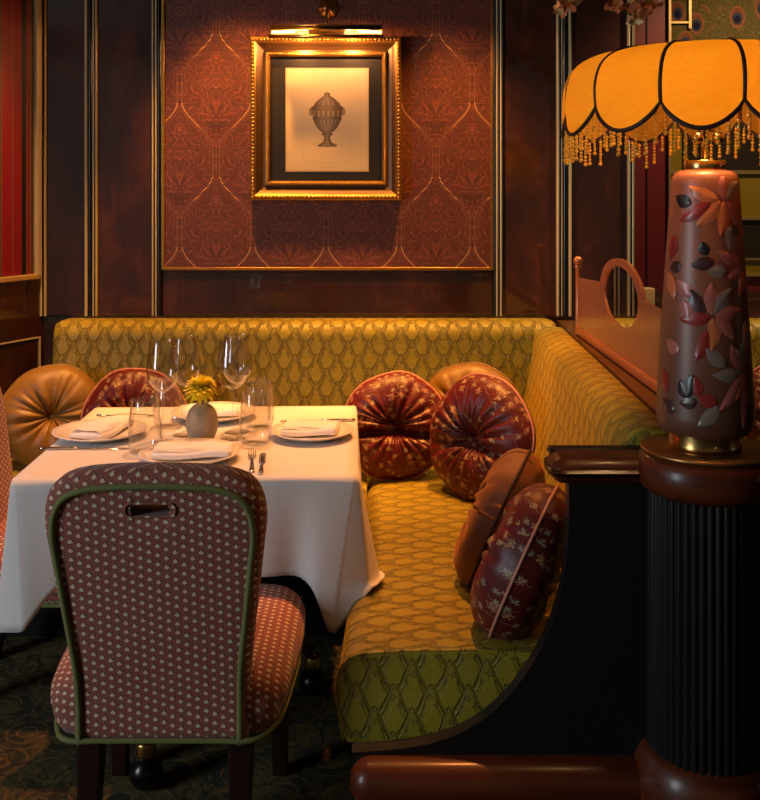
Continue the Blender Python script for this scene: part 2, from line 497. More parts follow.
# ------------------------------------------------------------------ mesh building
class MB:
    def __init__(s): s.v = []; s.f = []; s.uv = []; s.mi = []; s.sm = []
    def vert(s, p): s.v.append(tuple(p)); return len(s.v) - 1
    def face(s, idx, uv=None, mi=0, smooth=True):
        s.f.append(tuple(idx)); s.uv.append(uv if uv else [(s.v[i][0], s.v[i][2]) for i in idx]); s.mi.append(mi); s.sm.append(smooth)
    def grid(s, P, UV=None, mi=0, closeu=False, closev=False, smooth=True):
        """P[i][j] points; UV[i][j]"""
        n = len(P); m = len(P[0])
        ids = [[s.vert(P[i][j]) for j in range(m)] for i in range(n)]
        for i in range(n - (0 if closeu else 1)):
            for j in range(m - (0 if closev else 1)):
                i2 = (i + 1) % n; j2 = (j + 1) % m
                uv = None
                if UV:
                    u2 = UV[i2] if i2 or not closeu else UV[n] if len(UV) > n else UV[i2]
                    uv = [UV[i][j], u2[j], u2[(j + 1) if j + 1 < len(UV[i]) else 0], UV[i][(j + 1) if j + 1 < len(UV[i]) else 0]]
                s.face((ids[i][j], ids[i2][j], ids[i2][j2], ids[i][j2]), uv, mi, smooth)
        return ids
    def box(s, a, b, mi=0):
        x0, y0, z0 = a; x1, y1, z1 = b
        i = [s.vert(p) for p in ((x0, y0, z0), (x1, y0, z0), (x1, y1, z0), (x0, y1, z0), (x0, y0, z1), (x1, y0, z1), (x1, y1, z1), (x0, y1, z1))]
        for q in ((3, 2, 1, 0), (4, 5, 6, 7), (0, 1, 5, 4), (1, 2, 6, 5), (2, 3, 7, 6), (3, 0, 4, 7)):
            ids = [i[k] for k in q]
            n = q
            pts = [s.v[k] for k in ids]
            ax = [max(p[k] for p in pts) - min(p[k] for p in pts) for k in range(3)]
            drop = ax.index(min(ax))
            keep = [k for k in range(3) if k != drop]
            s.face(ids, [(p[keep[0]], p[keep[1]]) for p in pts], mi, False)
    def lathe(s, prof, n=48, mi=0, c=(0, 0, 0), rfun=None):
        P = []; UV = []
        L = [0]
        for k in range(1, len(prof)): L.append(L[-1] + math.hypot(prof[k][0] - prof[k - 1][0], prof[k][1] - prof[k - 1][1]))
        for i in range(n):
            a = 2 * PI * i / n
            P.append([(c[0] + r * (rfun(a, r, z) if rfun else 1) * math.cos(a), c[1] + r * (rfun(a, r, z) if rfun else 1) * math.sin(a), c[2] + z) for r, z in prof])
        for i in range(n + 1):
            UV.append([(i / n * .3, l) for l in L])
        s.grid(P, UV, mi, closeu=True)
    def tube(s, path, r, n=8, mi=0, closed=False, caps=True):
        path = [Vector(p) for p in path]; m = len(path)
        rings = []; prev = None
        for i in range(m):
            if closed: t = path[(i + 1) % m] - path[i - 1]
            else: t = path[min(i + 1, m - 1)] - path[max(i - 1, 0)]
            t.normalize()
            if prev is None:
                up = Vector((0, 0, 1)) if abs(t.z) < .9 else Vector((1, 0, 0))
                nrm = (up - t * up.dot(t)).normalized()
            else: nrm = (prev - t * prev.dot(t)).normalized()
            prev = nrm; bn = t.cross(nrm)
            rr = r[i] if isinstance(r, (list, tuple)) else r
            rings.append([path[i] + (nrm * math.cos(2 * PI * k / n) + bn * math.sin(2 * PI * k / n)) * rr for k in range(n)])
        ids = s.grid(rings, None, mi, closeu=closed, closev=True)
        if caps and not closed:
            s.face(ids[0], None, mi); s.face(list(reversed(ids[-1])), None, mi)
    def ball(s, c, r, n=10, m=6, mi=0, sz=1.0):
        prof = [(max(r * math.sin(PI * k / m), 1e-5), -r * sz * math.cos(PI * k / m)) for k in range(m + 1)]
        s.lathe(prof, n, mi, c)
    def build(s, name, mats, parent=None, loc=None, solid=None, bevel=None, sub=0, weld=True):
        me = bpy.data.meshes.new(name)
        me.from_pydata(s.v, [], s.f)
        uvl = me.uv_layers.new(name='UVMap')
        k = 0
        for fi, p in enumerate(me.polygons):
            p.use_smooth = s.sm[fi]; p.material_index = s.mi[fi]
            for j in range(len(s.f[fi])):
                uvl.data[k].uv = s.uv[fi][j]; k += 1
        if weld:
            bm = bmesh.new(); bm.from_mesh(me)
            bmesh.ops.remove_doubles(bm, verts=bm.verts, dist=1e-5)
            bmesh.ops.recalc_face_normals(bm, faces=bm.faces)
            bm.to_mesh(me); bm.free()
        o = bpy.data.objects.new(name, me); COL.objects.link(o)
        for m in (mats if isinstance(mats, (list, tuple)) else [mats]): me.materials.append(MATS[m])
        if parent: o.parent = parent
        if loc: o.location = loc
        if bevel:
            b = o.modifiers.new('bevel', 'BEVEL'); b.width = bevel; b.segments = 3; b.limit_method = 'ANGLE'; b.angle_limit = .7
            b.harden_normals = False
        if solid:
            d = o.modifiers.new('solidify', 'SOLIDIFY'); d.thickness = solid; d.offset = 0
        if sub:
            d = o.modifiers.new('subd', 'SUBSURF'); d.levels = d.render_levels = sub
        return o

def rbox(name, a, b, r, mat, parent=None, seg=5, uvscale=1):
    bm = bmesh.new()
    bmesh.ops.create_cube(bm, size=1)
    c = [(a[i] + b[i]) / 2 for i in range(3)]; s = [b[i] - a[i] for i in range(3)]
    for v in bm.verts: v.co = Vector((v.co.x * s[0] + c[0], v.co.y * s[1] + c[1], v.co.z * s[2] + c[2]))
    bmesh.ops.bevel(bm, geom=bm.edges[:], offset=r, segments=seg, profile=.5, affect='EDGES')
    uvl = bm.loops.layers.uv.new('UVMap')
    for f in bm.faces:
        n = f.normal; f.smooth = True
        for l in f.loops:
            p = l.vert.co
            if abs(n.z) > .7: l[uvl].uv = (p.x, p.y)
            elif abs(n.x) > .7: l[uvl].uv = (p.y, p.z)
            else: l[uvl].uv = (p.x, p.z)
    me = bpy.data.meshes.new(name); bm.to_mesh(me); bm.free()
    me.materials.append(MATS[mat])
    o = bpy.data.objects.new(name, me); COL.objects.link(o)
    if parent: o.parent = parent
    return o
def box(name, a, b, mat, parent=None, bevel=None):
    m = MB(); m.box(a, b); return m.build(name, mat, parent, bevel=bevel)

def tag(o, label, cat, group=None):
    o['label'] = label; o['category'] = cat
    if group: o['group'] = group
    return o
def thing(name, label, cat, loc=(0, 0, 0), rot=(0, 0, 0), group=None):
    o = bpy.data.objects.new(name, None); COL.objects.link(o); o.empty_display_size = .05
    o.location = loc; o.rotation_euler = rot
    return tag(o, label, cat, group)
def struct(o):
    o['kind'] = 'structure'; return o
def copy_tree(o, parent=None):
    c = o.copy(); COL.objects.link(c)
    if parent: c.parent = parent
    for ch in list(o.children): copy_tree(ch, c)
    return c
def smoothed(pts, n=6):
    """Catmull-Rom through points"""
    pts = [Vector(p) for p in pts]; out = []
    for i in range(len(pts) - 1):
        p0 = pts[max(i - 1, 0)]; p1 = pts[i]; p2 = pts[i + 1]; p3 = pts[min(i + 2, len(pts) - 1)]
        for k in range(n):
            t = k / n
            out.append(.5 * ((2 * p1) + (p2 - p0) * t + (2 * p0 - 5 * p1 + 4 * p2 - p3) * t * t + (3 * p1 - p0 - 3 * p2 + p3) * t ** 3))
    out.append(pts[-1]); return out

# ------------------------------------------------------------------ room shell
WY = 4.15
fl = struct(box('floor', (-4.2, -2.6, -.05), (3.4, 5.2, 0), 'patterned_carpet'))
cl = struct(box('ceiling', (-4.2, -2.6, 2.9), (3.4, 5.2, 2.95), 'ceiling_paint'))

def wx(u, Y=WY): return (u - U0) * Y / F
def wz(v, Y=WY): return H - (v - V0) * Y / F
CORNER = wx(43.5)
RIGHT_END = wx(634)
wb = struct(box('wall_back', (CORNER - .05, WY, 0), (RIGHT_END, WY + .12, 2.9), 'dark_burl_veneer'))
def wquad(name, u0, u1, z0, z1, mat, parent, y0, y1, Y=WY):
    return box(name, (wx(u0, Y), y0, z0), (wx(u1, Y), y1, z1), mat, parent)
# burl boards between the mouldings, each slightly proud
for (a, b_) in ((47.5, 86.5), (98.5, 153), (505, 556)):
    box('burl_panel', (wx(a), WY - .006, .979), (wx(b_), WY, 2.9), 'dark_burl_veneer', wb, bevel=.003)
m = MB()
x0, x1, zt, zb = wx(165), wx(491), 2.9, wz(267)
m.face([m.vert(p) for p in ((x0, WY - .008, zb), (x1, WY - .008, zb), (x1, WY - .008, zt), (x0, WY - .008, zt))],
       [((p[0] - wx(216.5)), p[1] - wz(33.25)) for p in ((x0, zb), (x1, zb), (x1, zt), (x0, zt))], 0, False)
m.build('wallpaper_panel', 'damask_wallpaper', wb)
m = MB()
m.box((wx(162.2), WY - .018, wz(269.5)), (wx(165), WY, 2.9)); m.box((wx(490.5), WY - .018, wz(269.5)), (wx(493), WY, 2.9))
m.box((wx(165), WY - .018, wz(269.5)), (wx(490.5), WY, wz(267)))
m.build('wallpaper_frame', 'gilded_wood', wb, bevel=.002)
box('dado_panel', (wx(163), WY - .005, .979), (wx(492), WY, wz(272)), 'dark_burl_veneer', wb, bevel=.003)
def reed(u0, u1, mat, y=.016, z0=.5, z1=2.9, Y=WY, parent=None):
    m = MB(); a, b_ = wx(u0, Y), wx(u1, Y); c = (a + b_) / 2; r = (b_ - a) / 2
    n = 8
    P = [[(c - r * math.cos(PI * k / n), Y - y - r * .9 * math.sin(PI * k / n), z) for k in range(n + 1)] for z in (z0, z1)]
    m.grid(P); m.box((a, Y - y - .0005, z0), (b_, Y, z1))
    return m.build('moulding', mat, parent or wb)
for (a, b_, mt) in ((41.0, 43.6, 'cream_moulding'), (43.6, 45.2, 'black_bead'), (45.2, 47.0, 'cream_moulding'),
                    (85.5, 89.0, 'cream_moulding'), (89.0, 93.5, 'black_bead'), (93.5, 95.2, 'cream_moulding'), (95.2, 96.3, 'black_bead'), (96.3, 98.0, 'cream_moulding'),
                    (152.6, 154.4, 'cream_moulding'), (154.4, 155.8, 'black_bead'), (155.8, 157.6, 'cream_moulding'), (157.6, 162.2, 'black_bead'),
                    (493, 495.5, 'black_bead'), (495.5, 497.3, 'cream_moulding'), (497.3, 499.5, 'black_bead'), (499.5, 501.3, 'cream_moulding'), (501.3, 503, 'black_bead'),
                    (556, 558.4, 'cream_moulding'), (558.4, 560.5, 'black_bead'), (560.5, 562, 'cream_moulding'), (562, 567.5, 'black_bead'), (567.5, 570.8, 'cream_moulding'), (570.8, 572, 'black_bead'),
                    (627, 629, 'cream_moulding'), (629, 631, 'black_bead'), (631, 633.8, 'moulding_gold')):
    reed(a, b_, mt, z0=.979)

# left wall, set at a slant to the back wall
WL = thing('wall_left', '', ''); del WL['label'], WL['category']; struct(WL)
WL.location = (CORNER, WY, 0); WL.rotation_euler = (0, 0, math.radians(-26))
def lu(u):
    """distance along the slanted wall seen at pixel column u"""
    # point = corner + s*(-sin26, -cos26)
    k = (u - U0) / F; sx, sy = -math.sin(math.radians(26)), -math.cos(math.radians(26))
    return (k * WY - CORNER) / (sx - k * sy)
def lz(u, v):
    s = lu(u); Y = WY - s * math.cos(math.radians(26)); return H - (v - V0) * Y / F
# local frame: -Y runs along the wall to the camera, +X into the room
box('wall_board', (-.10, -2.6, 0), (0, .04, 2.9), 'dark_burl_veneer', WL)
zs = lz(36, 273.5)
m = MB(); s0 = lu(33)
m.face([m.vert(p) for p in ((.004, -2.4, zs), (.004, -s0, zs), (.004, -s0, 2.9), (.004, -2.4, 2.9))], [(2.4 - s0 + .10, zs), (.10 - .0, zs), (.10, 2.9), (2.5 - s0, 2.9)], 0, False)
m.build('striped_panel', 'striped_silk_panel', WL)
m = MB()
m.box((0, -s0, zs - .022), (.022, -s0 + .030, 2.9)); m.build('panel_moulding', 'cream_moulding', WL, bevel=.006)
m = MB(); m.box((0, -2.4, zs - .022), (.022, -s0 + .0299, zs)); m.build('panel_moulding', 'soft_gold', WL, bevel=.005)
zl = lz(38, 336.7)
m = MB(); m.box((0, -2.4, zl - .005), (.006, -lu(39.3), zl)); m.box((0, -lu(38.3), .4), (.006, -lu(39.6), zl)); m.build('panel_line', 'cream_moulding', WL)

# right-hand side of the room behind the partition
AY = 4.50
wr = struct(box('wall_rear', (RIGHT_END, AY, 0), (3.4, AY + .1, 2.9), 'maroon_paint'))
box('return_panel', (RIGHT_END - .02, WY + .01, 0), (RIGHT_END, AY, 2.9), 'dark_burl_veneer', wr)
# maroon frame, olive and black bands, feathered glass, all between gold bars
def aq(name, u0, u1, v0, v1, mat, d=.012, uv=False, e=.0):
    a = (wx(u0, AY), AY - d, wz(v1, AY)); b_ = (wx(u1, AY), AY - e, wz(v0, AY))
    return box(name, a, b_, mat, wr)
aq('frame_stile', 646, 647.2, -180, 290, 'black_bead', .004)
aq('gold_bar', 667.6, 670, -180, 276, 'moulding_gold', .02)
aq('feather_panel', 670, 900, -180, 60, 'peacock_feathers', .008)
aq('gold_bar', 687.6, 690.2, -180, 29, 'moulding_gold', .02)
aq('gold_bar', 670, 687.6, 22, 24, 'moulding_gold', .018)
aq('gold_bar', 670, 900, 60, 62.5, 'moulding_gold', .02)
aq('dark_band', 670, 900, 62.5, 170.5, 'dark_olive_glass', .008)
aq('olive_stile', 670, 681, 62.5, 170.5, 'olive_glass', .0095)
aq('gold_bar', 670, 900, 170.5, 174, 'moulding_gold', .02)
aq('olive_band', 670, 900, 174, 217.5, 'olive_glass', .008)
aq('gold_bar', 670, 900, 217.5, 220, 'moulding_gold', .02)
aq('dark_band', 670, 900, 220, 258, 'dark_olive_glass', .008)
aq('gold_bar', 670, 900, 258, 260, 'moulding_gold', .02)
aq('olive_band', 670, 900, 260, 274, 'olive_glass', .008)
aq('gold_bar', 670, 900, 274, 276.2, 'moulding_gold', .02)
box('marble_dado', (wx(635, AY), AY - .05, 0), (3.4, AY, wz(290, AY)), 'dark_burl_veneer', wr)
box('ledge', (RIGHT_END + .002, 4.16, 0), (3.4, AY - .05, .976), 'dark_burl_veneer', wr)
box('dado_line', (wx(635, AY), AY - .056, wz(321, AY)), (3.4, AY - .05, wz(318, AY)), 'chrome_steel', wr)
struct(box('wall_right', (3.4, -2.6, 0), (3.5, 5.2, 2.9), 'dark_burl_veneer'))

# ------------------------------------------------------------------ banquettes
def loft_back(name, prof, x0, x1, mat, parent, nx=40, endr=.05, axis='x'):
    """closed profile (a, z) lofted along the length with pillowed ends"""
    cy = sum(p[0] for p in prof) / len(prof); cz = sum(p[1] for p in prof) / len(prof)
    L = [0]
    q = prof + [prof[0]]
    for k in range(1, len(q)): L.append(L[-1] + math.hypot(q[k][0] - q[k - 1][0], q[k][1] - q[k - 1][1]))
    secs = []
    ne = 6
    for k in range(ne + 1):
        a = PI / 2 * k / ne; secs.append((x0 + endr * (1 - math.sin(a)), endr * (1 - math.cos(PI / 2 - a)) if False else endr * (1 - math.sin(a)) ))
    secs = []
    for k in range(ne + 1):
        a = PI / 2 * k / ne
        secs.append((x0 + endr * (1 - math.cos(a)), endr * (1 - math.sin(a))))
    for k in range(1, nx): secs.append((x0 + endr + (x1 - x0 - 2 * endr) * k / nx, 0))
    for k in range(ne, -1, -1):
        a = PI / 2 * k / ne
        secs.append((x1 - endr * (1 - math.cos(a)), endr * (1 - math.sin(a))))
    hmax = max(abs(p[1] - cz) for p in prof); wmax = max(abs(p[0] - cy) for p in prof)
    m = MB(); P = []; UV = []
    for x, ins in secs:
        row = []
        for (y, z) in prof:
            yy = cy + (y - cy) * (1 - min(ins / wmax, .9)); zz = cz + (z - cz) * (1 - ins / hmax)
            row.append((x, yy, zz) if axis == 'x' else (yy, x, zz))
        P.append(row); UV.append([(x, l) for l in L])
    ids = m.grid(P, UV, 0, closev=True)
    for e in (0, -1):
        idx = ids[e]
        m.face(idx, [((m.v[i][1] if axis == 'x' else m.v[i][0]), m.v[i][2]) for i in idx], 0)
    return m.build(name, mat, parent)

def arc(cx, cy, r, a0, a1, n=6):
    return [(cx + r * math.cos(math.radians(a0 + (a1 - a0) * k / n)), cy + r * math.sin(math.radians(a0 + (a1 - a0) * k / n))) for k in range(n + 1)]

# back banquette, profile in (Y, Z)
BT = .975
back_prof = [(3.90, .40), (3.915, .55), (3.94, .75)] + [(3.965, .875)] + arc(4.03, .91, .065, 178, 90, 7) + [(4.10, BT), (4.135, BT - .012), (4.14, .9), (4.14, .40)]
seat_prof = [(3.32, .22), (3.30, .27), (3.292, .33)] + arc(3.345, .405, .055, 180, 95, 6) + [(3.45, .462), (3.65, .462), (3.92, .455), (3.92, .22)]
bb = thing('banquette', 'long gold damask banquette along the wall under the framed urn print', 'banquette', (-.3, 3.7, 0))
def under(o, p):
    o.parent = p; o.matrix_parent_inverse = Matrix.Translation(-Vector(p.location)) if tuple(p.rotation_euler) == (0, 0, 0) else p.matrix_basis.inverted()
    return o
under(loft_back('backrest', back_prof, wx(55, 4.0), .705, 'gold_velvet_damask', None, 60, .045), bb)
under(loft_back('seat', seat_prof, -1.44, -.046, 'gold_velvet_damask', None, 50, .012), bb)
under(box('base', (-1.42, 3.36, 0), (.0, 3.92, .225), 'black_lacquer'), bb)
m = MB()
for k in range(56):
    m.ball((-1.38 + k * .0243, 3.357, .135), .005, 6, 4)
under(m.build('nailhead_trim', 'brass'), bb)

# side banquette: local frame turned a little, Y along its length
SB = thing('side_banquette', 'gold and olive damask banquette along the partition, its square seat end facing out', 'banquette', (-.094, 2.235, 0), (0, 0, math.radians(-2.0)))
sp = [(.02, .262), (.008, .285), (.0, .33), (-.004, .385)] + arc(.062, .398, .064, 178, 92, 8) + [(.15, .470), (.3, .474), (.48, .465), (.60, .455), (.60, .262)]
Ls = 1.655
seat = loft_back('seat', sp, 0, Ls, 'gold_velvet_damask', SB, 60, .012, axis='y')
# piping along the front edge of the seat end
m = MB()
pp = [(x, .006, z) for x, z in [(.012, .27), (.001, .33), (-.003, .385)] + arc(.062, .398, .063, 178, 92, 8) + [(.15, .469), (.3, .473), (.48, .464), (.585, .455)]]
m.tube(pp, .0045, 6); m.build('piping', 'gold_velvet_damask', SB)
bp = [(.52, .40), (.548, .50), (.585, .66), (.612, .80), (.625, .88)] + arc(.695, .905, .069, 176, 90, 8) + [(.735, .972), (.748, .955), (.75, .40)]
loft_back('backrest', bp, .0, 1.655, 'gold_velvet_damask', SB, 60, .02, axis='y')
box('base', (.035, .03, 0), (.60, 1.10, .265), 'gold_velvet_damask', SB)

# partition behind the side banquette
def prism(m, y0, y1, z0, z1):
    xl = lambda y: .0349 * (y - 2.235) + .664
    i = [m.vert(p) for p in ((xl(y0), y0, z0), (.80, y0, z0), (.80, y1, z0), (xl(y1), y1, z0), (xl(y0), y0, z1), (.80, y0, z1), (.80, y1, z1), (xl(y1), y1, z1))]
    for q in ((3, 2, 1, 0), (4, 5, 6, 7), (0, 1, 5, 4), (1, 2, 6, 5), (2, 3, 7, 6), (3, 0, 4, 7)): m.face([i[k] for k in q], None, 0, False)
m = MB(); prism(m, 2.27, 3.99, 0, .945); pt = struct(m.build('partition', 'dark_burl_veneer'))
m = MB(); prism(m, 2.275, 4.13, .945, .962); m.build('partition_shelf', 'dull_brass_shelf', pt)

# banquette on the other side
b2 = thing('banquette', 'gold damask banquette beyond the glass screen at the right edge', 'banquette', (1.9, 3.9, 0))
under(loft_back('backrest', back_prof, .86, 3.2, 'gold_velvet_damask', None, 50, .03), b2)
under(loft_back('seat', seat_prof, .86, 3.2, 'gold_velvet_damask', None, 50, .03), b2)
under(box('base', (.9, 3.36, 0), (3.1, 3.92, .225), 'black_lacquer'), b2)

# ------------------------------------------------------------------ end panel and rails
EP = thing('end_panel', 'black banquette end panel with a swooping edge and mahogany rails', 'panel', (.3, 2.15, 0))
Yp = 2.15
pts = [at(u, v, Yp) for u, v in ((566, 470), (567, 520), (562, 575), (553, 612), (536, 650), (510, 688), (478, 717), (440, 735), (400, 743), (352, 747))]
pts = smoothed([(p.x, 0, p.z) for p in pts], 6)
ol = [(p.x, p.z) for p in pts]
ol += [(ol[-1][0], .02), (.60, .02), (.60, .93), (ol[0][0], .93)]
m = MB()
f0 = [m.vert((x, 2.128, z)) for x, z in ol]; f1 = [m.vert((x, 2.165, z)) for x, z in ol]
m.face(f0, None, 0, False); m.face(list(reversed(f1)), None, 0, False)
for k in range(len(ol)):
    j = (k + 1) % len(ol); m.face((f0[k], f1[k], f1[j], f0[j]), None, 0, False)
under(m.build('side_board', 'black_lacquer'), EP)
under(rbox('handrail', (at(548, 0, 2.12).x, 2.085, at(0, 487, 2.09).z), (.60, 2.205, .936), .036, 'polished_mahogany', None, 8), EP)
under(rbox('rail_cap', (at(553, 0, 2.12).x, 2.172, .925), (.60, 2.207, .9385), .006, 'black_lacquer', None, 3), EP)
under(rbox('base_rail', (at(350, 0, 2.10).x, 2.065, .205), (.60, 2.165, .299), .044, 'polished_mahogany', None, 8), EP)

# ------------------------------------------------------------------ fluted pillar
CX, CY = .682, 2.10
PL = thing('pillar', 'round black reeded pillar with mahogany rings carrying the fringed lamp', 'pillar', (CX, CY, 0))
nr = 46
m = MB()
def reedr(a, r, z): return 1 + .045 * (abs(math.cos(a * nr / 2)) - .6)
m.lathe([(.118, .30), (.118, .90)], nr * 8, 0, (0, 0, 0), reedr)
m.build('reeded_shaft', 'black_reeded', PL)
m = MB()
m.lathe([(.05, .870), (.120, .872), (.131, .880), (.139, .893), (.1415, .910), (.140, .928), (.134, .944), (.124, .953), (.05, .953)], 64); m.build('top_ring', 'polished_mahogany', PL)
m = MB(); m.lathe([(.05, .02), (.142, .02), (.142, .20), (.148, .24), (.1475, .275), (.142, .305), (.130, .328), (.115, .34), (.05, .34)], 64); m.build('base_ring', 'polished_mahogany', PL)

# ------------------------------------------------------------------ table lamp
LZ = .9532
LP = thing('table_lamp', 'table lamp with an amber scalloped bead-fringed shade and brown leaf-patterned glass body', 'lamp', (CX, CY, LZ))
m = MB(); m.lathe([(.001, 0), (.129, 0), (.1315, .002), (.1315, .007), (.129, .0085), (.001, .0085)], 72); m.build('base_plate', 'warm_brass_plate', LP)
m = MB(); m.lathe([(.0, .008), (.074, .008), (.074, .020), (.0725, .022), (.0725, .038), (.069, .041), (.0, .041)], 64)
m.build('brass_collar', 'brass', LP)
m = MB(); m.ball((0, -.0735, .024), .0035, 8, 6); m.build('screw', 'brass', LP)
BODY = [(.0, .0405), (.080, .041), (.090, .046), (.0965, .056), (.0995, .075), (.0985, .10), (.092, .22), (.084, .34), (.0755, .46), (.0705, .535), (.0685, .562), (.0645, .577), (.056, .585), (.040, .588), (.0, .588)]
def body_r(z):
    for k in range(len(BODY) - 1):
        if BODY[k][1] <= z <= BODY[k + 1][1] + 1e-9 and BODY[k + 1][1] > BODY[k][1]:
            t = (z - BODY[k][1]) / (BODY[k + 1][1] - BODY[k][1]); return BODY[k][0] + t * (BODY[k + 1][0] - BODY[k][0])
    return BODY[-2][0]
m = MB()
bs = smoothed([(r, 0, z) for r, z in BODY[1:-1]], 4)
m.lathe([(0.0005, .0405)] + [(p.x, p.z) for p in bs] + [(.0005, .588)], 72)
LV = [('p', 722.5, 200, 720, 171), ('g', 724, 199, 735, 181), ('p', 723.5, 200.5, 734, 226), ('o', 722, 201, 719, 237), ('o', 719, 201, 696, 226), ('o', 717, 200, 689, 186), ('r', 710, 202, 680, 222), ('k', 692, 204, 677, 196),
      ('g', 728, 226, 727, 250), ('d', 729, 227, 736, 236), ('p', 738, 263, 716, 251), ('g', 725, 270, 707, 270), ('d', 713, 260, 691, 265), ('k', 706, 255, 702, 241), ('p', 738, 266, 726, 278), ('o', 740, 272, 736, 296), ('d', 682, 264, 671, 271), ('o', 669, 274, 676, 300),
      ('p', 712, 314, 711, 281), ('g', 713, 313, 730, 286), ('p', 714, 314, 739, 310), ('p', 714, 316, 732, 338), ('o', 712, 316, 711, 349), ('r', 710, 315, 680, 319), ('d', 705, 311, 690, 288), ('r', 707, 328, 696, 359), ('p', 694, 296, 678, 280),
      ('g', 739, 370, 711, 372), ('p', 739, 371, 717, 408), ('o', 740, 371, 733, 397), ('p', 739, 368, 729, 342), ('g', 741, 367, 740, 338), ('p', 741, 384, 739, 426), ('g', 724, 364, 705, 345), ('r', 716, 400, 698, 393), ('r', 699, 393, 695, 374), ('g', 717, 402, 698, 423), ('d', 697, 399, 681, 402), ('k', 690, 396, 681, 379), ('k', 693, 372, 688, 396),
      ('p', 680, 353, 669, 341), ('d', 676, 412, 664, 402), ('p', 684, 300, 690, 322), ('o', 742, 320, 741, 352), ('d', 744, 400, 743, 424), ('r', 664, 372, 668, 396), ('r', 676, 236, 671, 262)]
for half in (0, 1):
    for (c, u0_, v0_, u1_, v1_) in LV:
        def sp_(u, v):
            z = H - (v - V0) / F * (CY - .06) - LZ
            r = body_r(z); xx = max(-.97, min(.97, (u - 704.5) * .00205 / r))
            return math.asin(xx) , z
        a0, z0 = sp_(u0_, v0_); a1, z1 = sp_(u1_, v1_)
        rm = body_r((z0 + z1) / 2)
        dx, dz = (a1 - a0) * rm, z1 - z0
        L = math.hypot(dx, dz); tx, tz = dx / L, dz / L; nx_, nz_ = -tz, tx
        W = min(.0140, .26 * L + .0035)
        P = []
        for i in range(11):
            t = i / 10
            wdt = W * (math.sin(PI * t ** .8) ** .8) if 0 < t < 1 else 0
            curve = .10 * L * math.sin(PI * t)
            row = []
            for j in range(-3, 4):
                o_ = wdt * j / 3 + curve * .5
                s_ = t * L
                ang = a0 + (tx * s_ + nx_ * o_) / rm; zz = z0 + tz * s_ + nz_ * o_
                zz = max(.046, min(.575, zz))
                rr = body_r(zz) + .0012 + .0015 * (1 - abs(j) / 3)
                A = ang + half * PI - .314
                row.append((rr * math.sin(A), -rr * math.cos(A), zz))
            P.append(row)
        m.grid(P, None, LEAFI[c] + 1)
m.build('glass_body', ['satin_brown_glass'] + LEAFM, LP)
m = MB(); m.lathe([(.0005, .588), (.0415, .588), (.0425, .590), (.0425, .607), (.041, .609), (.0005, .609)], 48); m.build('brass_cap', 'brass', LP)
m = MB(); m.tube([(0, 0, .605), (0, 0, .86)], .0065, 12); m.build('stem', 'brass', LP)
m = MB()
m.ball((-.022, -.02, .655), .013, 12, 8); m.ball((.022, -.02, .655), .013, 12, 8); m.lathe([(.02, .67), (.022, .68), (.02, .72), (.001, .72)], 24)
m.build('socket', 'brass', LP)
m = MB(); m.ball((-.018, -.055, .772), .026, 20, 12, 0, 1.25); m.build('bulb', 'lit_bulb', LP)
# shade
NP = 12
def shp(t):
    """profile of a seam: t=0 at the top ring, 1 at the lower tip"""
    pr = [(.135, .838), (.20, .833), (.245, .818), (.272, .795), (.284, .765), (.286, .738), (.283, .712)]
    k = t * (len(pr) - 1); i = min(int(k), len(pr) - 2); f_ = k - i
    p0 = pr[max(i - 1, 0)]; p1 = pr[i]; p2 = pr[i + 1]; p3 = pr[min(i + 2, len(pr) - 1)]
    return tuple(.5 * (2 * p1[q] + (p2[q] - p0[q]) * f_ + (2 * p0[q] - 5 * p1[q] + 4 * p2[q] - p3[q]) * f_ ** 2 + (3 * p1[q] - p0[q] - 3 * p2[q] + p3[q]) * f_ ** 3) for q in (0, 1))
A0 = math.radians(-124)
def shade_pt(panel, s, t):
    """s 0..1 across the panel"""
    a = A0 + 2 * PI * (panel + s) / NP
    b_ = math.sin(PI * s) ** .6 if 0 < s < 1 else 0
    drop = .052 * math.sin(PI * s) ** .75 if 0 < s < 1 else 0
    r, z = shp(t)
    r += .011 * b_ * min(1, t * 2.2)
    if t > .45:
        z -= drop * ((t - .45) / .55) ** 1.2
    return (r * math.cos(a), r * math.sin(a), z)
m = MB()
P = []
for k in range(NP * 14):
    p, s_ = divmod(k, 14)
    P.append([shade_pt(p, s_ / 14, t / 16) for t in range(17)])
m.grid(P, None, 0, closeu=True)
shade = m.build('lamp_shade', 'amber_silk_shade', LP)
m = MB()
for p in range(NP):
    m.tube([Vector(shade_pt(p, 0, t / 16)) * 1.0 for t in range(17)], .0042, 6)
bot = [shade_pt(*(lambda q: (q[0], q[1] / 14))(divmod(k, 14)), 1) for k in range(NP * 14)]
m.tube(bot, .0046, 6, closed=True)
m.tube([shade_pt(*(lambda q: (q[0], q[1] / 14))(divmod(k, 14)), 0) for k in range(NP * 14)], .004, 6, closed=True)
m.build('trim_piping', 'dark_piping', shade)
m = MB()
for k in range(3):
    a = 2 * PI * k / 3 + .5; m.tube([(0, 0, .838), (.135 * math.cos(a), .135 * math.sin(a), .838)], .002, 6)
m.lathe([(.0005, .835), (.015, .835), (.015, .842), (.004, .846), (.004, .858), (.0005, .862)], 16)
m.build('spider', 'brass', shade)
rng = random.Random(3)
